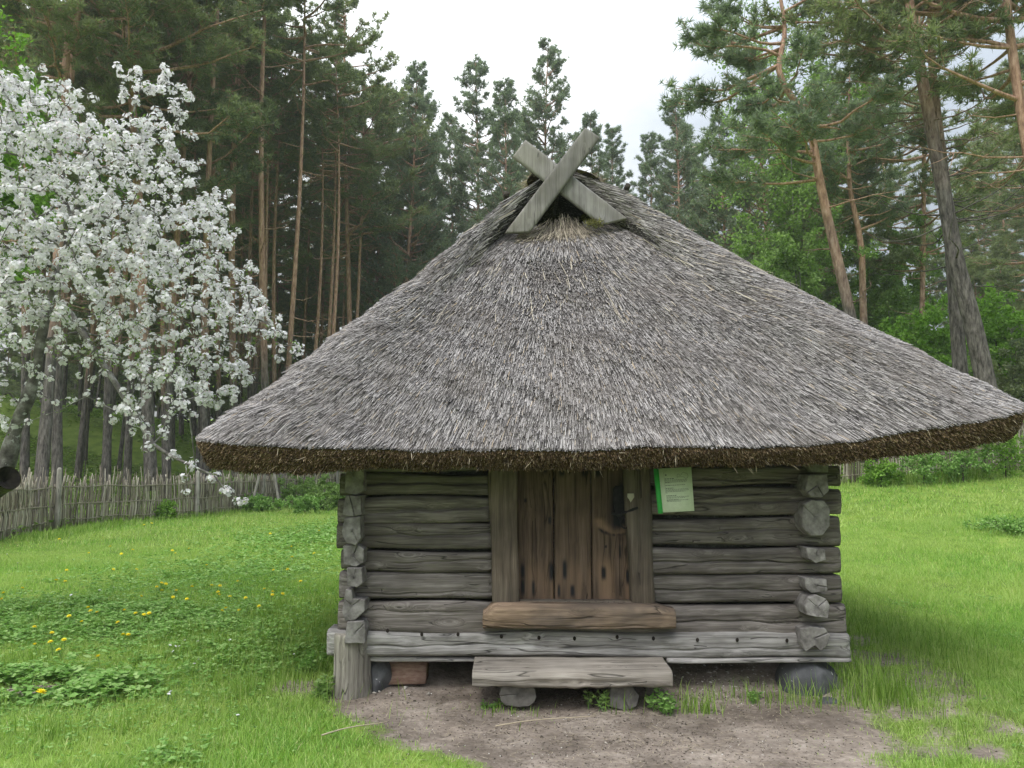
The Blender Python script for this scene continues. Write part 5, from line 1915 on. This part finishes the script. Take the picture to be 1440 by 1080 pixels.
# ------------------------------------------------------------------ wattle fences and the tripod
def fence(pts, label, seed, post_at, hgt=1.38):
    r = np.random.default_rng(seed)
    pts = np.array(pts, float)
    o = np.array([*pts[0], gz(*pts[0])])
    root = thing('wattle_fence', label, 'fence', o)
    d = np.concatenate([[0], np.cumsum(np.linalg.norm(np.diff(pts, axis=0), axis=1))])

    def at(s):
        return np.array([np.interp(s, d, pts[:, 0]), np.interp(s, d, pts[:, 1])])
    cuts = [0] + list(post_at) + [d[-1]]
    rails = (0.22, 0.62, 1.08)
    for a, b in zip(cuts[:-1], cuts[1:]):
        mb = MB()
        s = a
        while s < b:
            p = at(s)
            tdir = unit(at(min(s + 0.1, d[-1])) - at(max(s - 0.1, 0)))
            nrm_ = np.array([-tdir[1], tdir[0]])
            z0 = gz(*p) - 0.05
            h = hgt * r.uniform(0.84, 1.08) if r.random() < 0.9 else hgt * r.uniform(1.08, 1.25)
            lean_ = r.normal(0, 0.05)
            k_ = r.integers(0, 2) * 2 - 1
            zz = np.linspace(0, 1, 6)
            off = k_ * 0.028 * np.cos(zz * np.pi * 3.0) + r.normal(0, 0.005, 6)
            pth = np.stack([p[0] + tdir[0] * (lean_ * zz + 0.02 * np.sin(zz * 5 + s)) + nrm_[0] * off, p[1] + tdir[1] * (lean_ * zz + 0.02 * np.sin(zz * 5 + s)) + nrm_[1] * off, z0 + zz * h], -1)
            rr_ = r.uniform(0.008, 0.018)
            mb.tube(pth, rr_ * np.linspace(1.1, 0.7, 6), 5)
            s += r.uniform(0.013, 0.033)
        mb.build('woven_panel', M['stake'], root, o, smooth=True)
        for h in rails:
            n_ = max(4, int((b - a) / 0.4))
            ss = np.linspace(a, b, n_)
            pth = np.array([[*at(q), gz(*at(q)) + h + 0.015 * math.sin(q * 3 + h * 9)] for q in ss])
            mr = MB()
            mr.tube(pth, 0.022, 6)
            mr.build('rail', M['stake'], root, o, smooth=True)
    for s in post_at:
        p = at(s)
        tdir = unit(at(min(s + 0.1, d[-1])) - at(max(s - 0.1, 0)))
        nrm_ = np.array([-tdir[1], tdir[0]])
        if nrm_[1] > 0:
            nrm_ = -nrm_
        p = p + nrm_ * 0.10
        mb = MB()
        z0 = gz(*p)
        hh = r.uniform(1.5, 1.66)
        zz = np.array([-0.1, 0.3, 0.8, hh - 0.07, hh - 0.02, hh])
        mb.tube(np.stack([p[0] + 0.01 * np.sin(zz * 2 + s), p[1] + 0 * zz, z0 + zz], -1), [0.075, 0.07, 0.068, 0.062, 0.05, 0.02], 9)
        mb.build('post', M['pole'], root, o, smooth=True)
    return root


FLp = [(-9.9, 13.0), (-11.2, 17.3), (-12.0, 20.0), (-11.6, 22.3), (-10.5, 25.6), (-9.5, 31.0), (-8.4, 38.0), (-6.5, 42.0), (0.0, 44.0)]
dd = np.concatenate([[0], np.cumsum(np.linalg.norm(np.diff(np.array(FLp), axis=0), axis=1))])
fence(FLp, 'grey wattle fence of woven sticks behind the blossom tree', 61, [2.2, 8.0, 13.6, 19.5, 25.5, 32.0])
FRp = [(4.5, 24.0), (8.6, 22.0), (12.0, 21.8), (15.0, 22.0), (19.0, 22.6)]
fence(FRp, 'wattle fence with greenery at the right below the roof tip', 62, [3.0, 7.5, 11.5])

p0 = on_ground(357, 719)
Yt = p0[1]
tri = thing('pole_tripod', 'pale poles leaning together in front of the left fence', 'tripod', p0)
apex = np.array([P(374, 560, Yt)[0], Yt + 0.5, 3.0])
for (a, dy) in ((356, 0), (398, 0.1), (371, 1.3)):
    x = (a - 720) / FPX * (Yt + dy)
    mb = MB()
    b = np.array([x, Yt + dy, gz(x, Yt + dy) - 0.05])
    f = np.linspace(0, 1.04, 8)[:, None]
    mb.tube(b + (apex + np.array([0.05 * (a - 375) / 20, 0, 0]) * -1 - b) * f, np.linspace(0.062, 0.045, 8), 8)
    mb.build('leg', M['pole'], tri, p0, smooth=True)

# ------------------------------------------------------------------ grass, weeds, litter
def hut_block(x, y):
    """under the hut or in the strip right behind it that nothing near the camera can see"""
    inside = (x > HUT_X0 + 0.05) & (x < HUT_X1 - 0.1) & (y > 5.95) & (y < 10.4)
    u = x / y
    behind = (u > -0.03 + 0.03 * wob(x, y, 2.0, 1)) & (u < 0.2 + 0.03 * wob(x, y, 2.0, 2)) & (y > 11)
    return inside | behind


def grass_zone(mb, n, y0, y1, hmin, hmax, w, seed, pad=0.6, seg2=True, cond=None, dens=None):
    r = np.random.default_rng(seed)
    k = int(n * 1.7)
    # uniform over the visible wedge of the lawn
    y = np.sqrt(r.uniform(y0 ** 2, y1 ** 2, k))
    u = r.uniform(-0.72, 0.72, k)
    x = u * y + np.sign(u) * pad * r.random(k)
    d = dirt_mask(x, y)
    keep = r.random(k) > np.clip(d * 1.2 + 0.2 * (d > 0.4), 0, 0.985)
    keep &= ~hut_block(x, y)
    keep &= r.random(k) < 0.72 + 0.5 * wob(x, y, 2.6, 6)
    if cond is not None:
        keep &= cond(x, y)
    x, y = x[keep][:n], y[keep][:n]
    m = len(x)
    z = ground_z(x, y)
    tall = np.clip(0.5 + 0.6 * wob(x, y, 1.1, 7) + 0.3 * wob(x, y, 4.0, 2), 0, 1.3)
    h = (hmin + (hmax - hmin) * tall) * r.uniform(0.6, 1.25, m) * (1 - 0.6 * dirt_mask(x, y))
    az = r.uniform(0, 6.28, m)
    ln = r.uniform(0.15, 0.75, m)
    dirn = np.stack([np.cos(az) * ln, np.sin(az) * ln, np.ones(m)], -1)
    base = np.stack([x, y, z - 0.008], -1)
    saz = az + np.pi / 2 + r.normal(0, 0.5, m)
    side = np.stack([np.cos(saz), np.sin(saz), 0 * az], -1)
    wv = (w * r.uniform(0.7, 1.4, m))[:, None]
    mid = base + dirn * (h * 0.55)[:, None]
    tip = mid + unit(dirn + np.stack([np.cos(az) * ln, np.sin(az) * ln, -0.35 * ln], -1)) * (h * 0.55)[:, None]
    if seg2:
        V = np.stack([base - side * wv / 2, base + side * wv / 2, mid + side * wv * .4, mid - side * wv * .4, tip], 1).reshape(-1, 3)
        b = np.arange(m)[:, None] * 5
        mb.add(V, b + np.array([[0, 1, 2, 3]]), b + np.array([[3, 2, 4]]))
    else:
        V = np.stack([base - side * wv / 2, base + side * wv / 2, tip], 1).reshape(-1, 3)
        mb.add(V, None, np.arange(3 * m).reshape(-1, 3))


def lawn_only(x, y):
    # inside the fences
    fx = np.interp(y, [13, 17.3, 20, 22.3, 25.6, 31, 38], [-9.9, -11.2, -12, -11.6, -10.5, -9.5, -8.4])
    left_ok = (x > fx + 0.05) | (x > 0)
    right_ok = ~((x > 4) & (y > 21.9))
    return left_ok & right_ok


mb = MB()
grass_zone(mb, 240000, 3.9, 8.2, 0.025, 0.07, 0.0042, 401)
grass_zone(mb, 190000, 8.2, 16.0, 0.045, 0.10, 0.0085, 402, seg2=False, cond=lawn_only)
grass_zone(mb, 150000, 16.0, 40.0, 0.07, 0.13, 0.022, 403, seg2=False, cond=lawn_only)
grass = mb.build('grass', M['grass'])
tag(grass, 'short green lawn grass around the hut', 'grass', kind='stuff')

# long uncut grass beside the walls, fences and the stones
mb = MB()
r = np.random.default_rng(411)


def tallpatch(cx, cy, sx, sy, n, h0, h1, w=0.005):
    x = cx + r.normal(0, sx, n)
    y = cy + r.normal(0, sy, n)
    ok = ~hut_block(x, y)
    x, y = x[ok], y[ok]
    m = len(x)
    h = r.uniform(h0, h1, m)
    az = r.uniform(0, 6.28, m)
    ln = r.uniform(0.05, 0.5, m)
    base = np.stack([x, y, ground_z(x, y) - 0.01], -1)
    dr = np.stack([np.cos(az) * ln, np.sin(az) * ln, np.ones(m)], -1)
    side = np.stack([-np.sin(az), np.cos(az), 0 * az], -1)
    wv = (w * r.uniform(0.7, 1.3, m))[:, None]
    mid = base + dr * (h * .55)[:, None]
    tip = mid + unit(dr + np.stack([np.cos(az) * ln, np.sin(az) * ln, -0.2 * ln], -1)) * (h * .5)[:, None]
    V = np.stack([base - side * wv / 2, base + side * wv / 2, mid + side * wv * .4, mid - side * wv * .4, tip], 1).reshape(-1, 3)
    b = np.arange(m)[:, None] * 5
    mb.add(V, b + np.array([[0, 1, 2, 3]]), b + np.array([[3, 2, 4]]))


tallpatch(2.66, 6.4, 0.10, 0.7, 650, 0.08, 0.28)
tallpatch(2.6, 5.75, 0.18, 0.14, 500, 0.10, 0.30)
tallpatch(2.05, 5.62, 0.25, 0.10, 260, 0.06, 0.20)
tallpatch(3.5, 7.8, 0.5, 1.1, 2200, 0.08, 0.19, 0.006)
tallpatch(4.3, 6.6, 0.5, 0.7, 700, 0.06, 0.13)
tallpatch(-1.75, 6.9, 0.35, 0.8, 2600, 0.08, 0.18)
tallpatch(-2.3, 7.6, 0.6, 1.3, 3000, 0.08, 0.18)
tallpatch(1.25, 5.48, 0.07, 0.05, 120, 0.06, 0.20, 0.006)
tallpatch(0.75, 5.55, 0.06, 0.05, 50, 0.05, 0.18, 0.006)
tallpatch(-0.02, 5.5, 0.12, 0.05, 90, 0.03, 0.09)
tallpatch(1.55, 5.75, 0.22, 0.08, 120, 0.04, 0.15)
for q in range(70):
    tallpatch(r.uniform(-5.5, -1.6), r.uniform(4.6, 9.5), 0.06, 0.06, 60, 0.08, 0.19)
for s in np.linspace(0, 1, 30):
    fx, fy = np.interp(s, [0, .4, 1], [-11.0, -11.4, -9.0]), np.interp(s, [0, .4, 1], [17.3, 22.0, 34.0])
    tallpatch(fx + 0.5, fy, 0.35, 0.4, 90, 0.10, 0.26, 0.016)
for q in range(26):
    tallpatch(r.uniform(6.5, 15), 21.3 + r.normal(0, .2), 0.3, 0.2, 130, 0.12, 0.35, 0.016)
tg_ = mb.build('long_grass', M['tallgrass'])
tag(tg_, 'longer uncut grass tufts along walls, fences and stones', 'grass', kind='stuff')

# broad-leaved ground cover
mb = MB()
r = np.random.default_rng(421)


def weedpatch(cx, cy, sx, sy, n, ls, h):
    x = cx + r.normal(0, sx, n)
    y = cy + r.normal(0, sy, n)
    ok = (~hut_block(x, y)) & (dirt_mask(x, y) < 0.22)
    x, y = x[ok], y[ok]
    m = len(x)
    z = ground_z(x, y) + h * r.uniform(0.2, 1.0, m) * (0.7 + 0.4 * wob(x, y, 6.0, 3))
    for k in range(3):
        az = r.uniform(0, 6.28, m)
        dr = np.stack([np.cos(az), np.sin(az), r.uniform(-0.2, 0.35, m)], -1)
        mb.leaves(np.stack([x, y, z], -1), dr, r.uniform(0.6, 1.2, m) * ls, r.uniform(0.45, 0.7, m) * ls, unit(np.stack([r.normal(0, .35, m), r.normal(0, .35, m), np.ones(m)], -1)))


weedpatch(-4.9, 8.4, 1.3, 0.7, 5200, 0.05, 0.13)
weedpatch(-3.4, 8.2, 0.9, 0.6, 2400, 0.045, 0.12)
weedpatch(-3.6, 6.1, 0.5, 0.22, 900, 0.062, 0.15)
weedpatch(-3.15, 5.85, 0.28, 0.15, 500, 0.07, 0.15)
weedpatch(-3.9, 5.6, 0.3, 0.15, 420, 0.055, 0.11)
weedpatch(-2.0, 6.9, 0.35, 0.45, 1200, 0.045, 0.15)
weedpatch(-3.2, 5.2, 0.8, 0.4, 1100, 0.03, 0.06)
weedpatch(-2.4, 6.2, 0.6, 0.6, 1200, 0.032, 0.07)
weedpatch(-4.3, 12.5, 1.2, 1.4, 2200, 0.065, 0.12)
weedpatch(-4.3, 19, 1.0, 2.2, 1900, 0.10, 0.16)
weedpatch(3.6, 5.1, 0.4, 0.4, 500, 0.03, 0.06)
for q in range(40):
    weedpatch(r.uniform(-6, -1.5), r.uniform(4.5, 11), 0.12, 0.1, 60, 0.04, 0.08)
for q in range(14):
    weedpatch(r.uniform(2.8, 7), r.uniform(4.6, 12), 0.12, 0.1, 40, 0.035, 0.06)
wd = mb.build('ground_cover', M['weed'])
tag(wd, 'broad-leaved weeds spreading through the left lawn', 'ground cover', kind='stuff')

# green carpet of the forest floor behind the fences
mb = MB()
r = np.random.default_rng(431)
n = 130000
y = r.uniform(18, 75, n)
u = np.where(r.random(n) < 0.7, r.uniform(-0.72, -0.12, n), r.uniform(0.3, 0.72, n))
x = u * y
ok = ~lawn_only(x, y) | (y > 42)
x, y = x[ok], y[ok]
m = len(x)
az = r.uniform(0, 6.28, m)
mb.leaves(np.stack([x, y, ground_z(x, y) + r.uniform(0, 0.22, m)], -1), np.stack([np.cos(az), np.sin(az), r.uniform(-0.1, 0.6, m)], -1), r.uniform(0.1, 0.26, m), r.uniform(0.06, 0.13, m), unit(np.stack([r.normal(0, .4, m), r.normal(0, .4, m), np.ones(m)], -1)))
tag(mb.build('undergrowth', M['under']), 'green bilberry and moss carpet among the pine trunks', 'undergrowth', kind='stuff')


def scatter_bits(name, mat, spots, label, flat=0.4, cat='litter'):
    mb = MB()
    r = np.random.default_rng(len(name))
    for (cx, cy, sx, sy, n, s0, s1) in spots:
        x = cx + r.normal(0, sx, n)
        y = cy + r.normal(0, sy, n)
        s = r.uniform(s0, s1, n) * r.random(n) ** 0.6 + s0 * 0.5
        z = ground_z(x, y) + s * flat * 0.3
        # flattened octahedra, each turned and stretched its own way
        O = np.array([(1, 0, 0), (0, 1, 0), (-1, 0, 0), (0, -1, 0), (0, 0, 1), (0, 0, -1)], float)
        az = r.uniform(0, 6.28, n)
        st = r.uniform(0.5, 1.1, (n, 1, 3)) * np.array([1, 0.8, flat])
        V = O[None] * st * s[:, None, None]
        V = V + r.normal(0, 0.12, V.shape) * s[:, None, None] * np.array([1, 1, flat])
        ca, sa = np.cos(az)[:, None], np.sin(az)[:, None]
        V = np.stack([V[..., 0] * ca - V[..., 1] * sa, V[..., 0] * sa + V[..., 1] * ca, V[..., 2]], -1)
        V = V + np.stack([x, y, z], -1)[:, None]
        F = np.array([(0, 1, 4), (1, 2, 4), (2, 3, 4), (3, 0, 4), (1, 0, 5), (2, 1, 5), (3, 2, 5), (0, 3, 5)])
        mb.add(V.reshape(-1, 3), None, (np.arange(n)[:, None, None] * 6 + F[None]).reshape(-1, 3))
    o = mb.build(name, mat)
    tag(o, label, cat, kind='stuff')


scatter_bits('pale_chips', M['pebble'], [(1.65, 6.12, 0.26, 0.16, 170, 0.004, 0.02), (1.7, 5.95, 0.3, 0.1, 90, 0.004, 0.016), (0.8, 5.35, 0.8, 0.2, 150, 0.003, 0.009), (-0.85, 5.86, 0.16, 0.05, 14, 0.012, 0.03), (0.7, 4.7, 0.8, 0.35, 220, 0.003, 0.010), (2.9, 6.0, 0.3, 0.5, 60, 0.004, 0.012)],
             'pale stone chips scattered on the bare soil under the hut', 0.45, 'stone chips')
scatter_bits('soil_crumbs', M['clod'], [(0.5, 5.2, 1.0, 0.35, 2600, 0.003, 0.012), (0.8, 4.6, 0.8, 0.3, 1600, 0.003, 0.010), (0.6, 5.8, 1.0, 0.15, 1400, 0.004, 0.015), (2.9, 6.2, 0.3, 0.7, 700, 0.004, 0.012), (-1.55, 6.0, 0.2, 0.2, 300, 0.004, 0.012), (-3.5, 5.95, 0.2, 0.12, 500, 0.005, 0.02)],
             'dark crumbs of soil on the trodden ground', 0.6, 'soil')
mb = MB()
r = np.random.default_rng(441)
for (cx, cy, sx, sy, n, l0, l1) in [(0.7, 5.2, 1.0, 0.35, 900, 0.02, 0.10), (1.75, 5.6, 0.4, 0.12, 260, 0.03, 0.12), (0.45, 5.42, 0.3, 0.05, 120, 0.02, 0.08), (3.0, 5.8, 0.5, 0.8, 1200, 0.02, 0.10), (1.0, 4.6, 0.9, 0.3, 500, 0.02, 0.09), (3.6, 8.5, 0.9, 1.5, 700, 0.02, 0.09), (-0.7, 5.5, 0.25, 0.12, 120, 0.02, 0.08)]:
    x = cx + r.normal(0, sx, n)
    y = cy + r.normal(0, sy, n)
    az = r.uniform(0, 6.28, n)
    mb.blades(np.stack([x, y, ground_z(x, y) + r.uniform(0.003, 0.014, n)], -1), np.stack([np.cos(az), np.sin(az), r.normal(0, 0.08, n)], -1), r.uniform(l0, l1, n), r.uniform(0.002, 0.004, n), np.stack([-np.sin(az), np.cos(az), 0 * az], -1))
tag(mb.build('straw_litter', M['litter']), 'bits of dry straw lying on soil and thin grass', 'straw', kind='stuff')
for (pa, pb_, lab) in (((452, 1047), (545, 1026), 'long dry reed stalk lying in the grass at lower left'), ((697, 1025), (838, 1008), 'long dry reed stalk lying on the soil before the bench')):
    a, b_ = on_ground(*pa), on_ground(*pb_)
    mb = MB()
    f = np.linspace(0, 1, 9)[:, None]
    up = 0.05 if pa[0] < 600 else 0.014
    pth = a * (1 - f) + b_ * f + np.array([0, 0, up]) + np.concatenate([0 * f, 0.012 * np.sin(f * 5), 0.006 * np.sin(f * 4)], 1)
    mb.tube(pth, np.linspace(0.0045, 0.0025, 9), 6)
    tag(mb.build('reed_stalk', M['litter'], None, a, smooth=True), lab, 'reed stalk')


def weed_plant(px, py, h, n, label, seed, lm='weed', ls=0.05):
    r = np.random.default_rng(seed)
    b = on_ground(px, py)
    root = thing('weed_plant', label, 'weed', b)
    S_, Lf = MB(), MB()
    for q in range(n):
        az = r.uniform(0, 6.28)
        le = r.uniform(0.05, 0.6)
        hh = h * r.uniform(0.5, 1.1)
        f = np.linspace(0, 1, 5)[:, None]
        p0_ = b + np.array([r.normal(0, 0.035), r.normal(0, 0.03), -0.01])
        pth = p0_ + np.array([math.cos(az) * le, math.sin(az) * le, 1]) * hh * f + np.array([0, 0, -0.2 * le * hh]) * f ** 2
        S_.tube(pth, np.linspace(0.0028, 0.0012, 5), 4, cap=False)
        m_ = 12
        ff = r.uniform(0.2, 1.0, m_)
        pp = np.stack([np.interp(ff, f[:, 0], pth[:, z]) for z in range(3)], -1)
        a2 = r.uniform(0, 6.28, m_)
        Lf.leaves(pp, np.stack([np.cos(a2), np.sin(a2), r.uniform(-0.1, 0.5, m_)], -1), ls * r.uniform(0.6, 1.2, m_), ls * r.uniform(0.3, 0.6, m_))
    S_.build('stems', M['stem'], root, b)
    Lf.build('leaves', M[lm], root, b)


weed_plant(936, 1004, 0.17, 16, 'green weed growing before the right end of the bench', 1, 'weed', 0.045)
weed_plant(846, 1000, 0.15, 7, 'thin dark weed beside the right support log of the bench', 2, 'leafdeep', 0.04)
weed_plant(452, 983, 0.17, 14, 'dusty green weed at the foot of the upright log block', 3, 'leafdeep', 0.05)
weed_plant(430, 950, 0.20, 12, 'leafy weed on bare soil left of the log block', 4, 'weed', 0.055)
weed_plant(690, 996, 0.06, 10, 'tiny weed tuft left of the left support log', 5, 'weed', 0.03)
weed_plant(1062, 990, 0.10, 8, 'thin grassy weed on soil before the right hut corner', 6, 'weed', 0.03)

# dandelions and daisies in the left lawn
DAND = [(237, 288), (275, 293), (15, 342), (8, 368), (372, 404), (410, 424), (382, 418), (291, 440), (345, 464), (219, 511), (270, 540), (213, 549), (147, 560), (247, 583), (414, 610), (172, 763), (525, 415), (572, 428), (607, 434), (629, 428), (497, 467), (520, 519), (541, 519), (682, 300), (700, 304), (662, 317), (683, 332), (744, 332), (730, 360), (596, 357), (788, 368), (810, 316), (893, 310), (928, 312), (920, 338), (925, 350), (970, 357), (1036, 363), (1003, 293), (937, 418), (953, 406), (1008, 416), (1093, 398), (1115, 326), (1150, 337), (1192, 345), (1149, 350), (1154, 246), (1213, 243), (1268, 293), (727, 163), (740, 175), (797, 155), (1232, 190), (1229, 147), (1346, 80), (1140, 92), (478, 243), (576, 243), (281, 246), (375, 174), (560, 160), (465, 146), (250, 115), (512, 177), (145, 486), (95, 322), (640, 48), (1325, 175), (872, 225), (608, 55)]


def flower(name, lab, cat, grp, mat, rad, petals):
    root = thing(name, lab, cat, (0, 0, 0), grp)
    mb = MB()
    mb.tube([(0, 0, -0.16), (0.004, 0, -0.08), (0, 0, 0)], 0.0025, 5, cap=False)
    mb.build('stem', M['stem'], root)
    mb = MB()
    r = np.random.default_rng(5)
    for ring, (nn, el_, l_) in enumerate(petals):
        az = np.linspace(0, 6.28, nn, endpoint=False) + ring
        mb.leaves(np.zeros((nn, 3)) + np.array([0, 0, 0.001 * ring]), np.stack([np.cos(az), np.sin(az), np.full(nn, el_)], -1), rad * l_, rad * 0.42, np.tile([0, 0, 1.0], (nn, 1)))
    th_ = np.linspace(0, 2 * np.pi, 12, endpoint=False)
    mb.add(np.concatenate([np.stack([rad * .5 * np.cos(th_), rad * .5 * np.sin(th_), 0 * th_ + rad * .1], -1), [(0, 0, rad * .32)]]), None, [(q, (q + 1) % 12, 12) for q in range(12)])
    mb.build('flower_head', mat, root)
    return root


dl = 'yellow dandelion flower in the lawn left of the hut'
first = flower('dandelion', dl, 'dandelion', 'dandelions in the left lawn', M['yellow'], 0.026, [(16, 0.1, 1.0), (14, 0.5, 0.95), (10, 1.0, 0.8)])
r = np.random.default_rng(9)
isfirst = True
for (a, b_) in DAND:
    px, py = a / 3.0, 720 + b_ / 3.0
    hgt = 0.13 * r.uniform(0.75, 1.2)
    g = on_ground(px, py)
    # the head stands on its stem: step back along the sight line to the stem's height
    for Y in np.linspace(3, g[1], 1500):
        q = P(px, py, Y)
        if q[2] <= ground_z(q[0], q[1]) + hgt:
            break
    sc = 1.0 + max(0, (q[1] - 9) / 22)
    if isfirst:
        o = first
        o.location = q
        isfirst = False
    else:
        o = dup(first, q, 0)
    o.scale = (0.95 * sc,) * 3 if q[1] < 20 else (1.4,) * 3
    o.rotation_euler = (r.normal(0, 0.25), r.normal(0, 0.25), r.uniform(0, 6))
    if (a, b_) == (172, 763):
        o['label'] = 'large yellow dandelion flower beside the bare soil patch, nearest the camera'
        o.scale = (1.5,) * 3
dlab = 'small white daisy in the grass left of the hut'
d1 = flower('daisy', dlab, 'daisy', 'daisies in the left lawn', M['white'], 0.013, [(14, 0.15, 1.0), (10, 0.4, 0.7)])
isfirst = True
for (a, b_) in [(718, 562), (740, 566), (757, 566), (730, 588), (780, 541), (835, 545), (712, 768), (719, 758), (715, 763), (970, 540), (838, 622), (1003, 857), (255, 385), (210, 380), (300, 350), (75, 215), (30, 178), (265, 382), (420, 330), (480, 318), (1240, 600), (820, 640)]:
    px, py = a / 3.0, 720 + b_ / 3.0
    g = on_ground(px, py)
    for Y in np.linspace(3, g[1], 1500):
        q = P(px, py, Y)
        if q[2] <= ground_z(q[0], q[1]) + 0.085:
            break
    if isfirst:
        o = d1
        o.location = q
        isfirst = False
    else:
        o = dup(d1, q, 0)
    o.scale = (1.15,) * 3 if q[1] < 9 else (1.5,) * 3
    o.rotation_euler = (r.normal(0, 0.3), r.normal(0, 0.3), r.uniform(0, 6))

# ------------------------------------------------------------------ the moist air between the trees
mb = MB()
mb.box((-170, -60, -1.5), (170, 190, 62))
hz, t_, b_ = newmat('pale_air')
t_.nodes.remove(b_)
pv = t_.nodes.new('ShaderNodeVolumePrincipled')
pv.inputs['Color'].default_value = (0.93, 0.95, 0.97, 1)
pv.inputs['Density'].default_value = 0.0008
pv.inputs['Anisotropy'].default_value = 0.2
t_.links.new(pv.outputs[0], t_.nodes['Material Output'].inputs['Volume'])
tag(mb.build('haze', hz), None, None, kind='stuff')
S.cycles.volume_bounces = 1
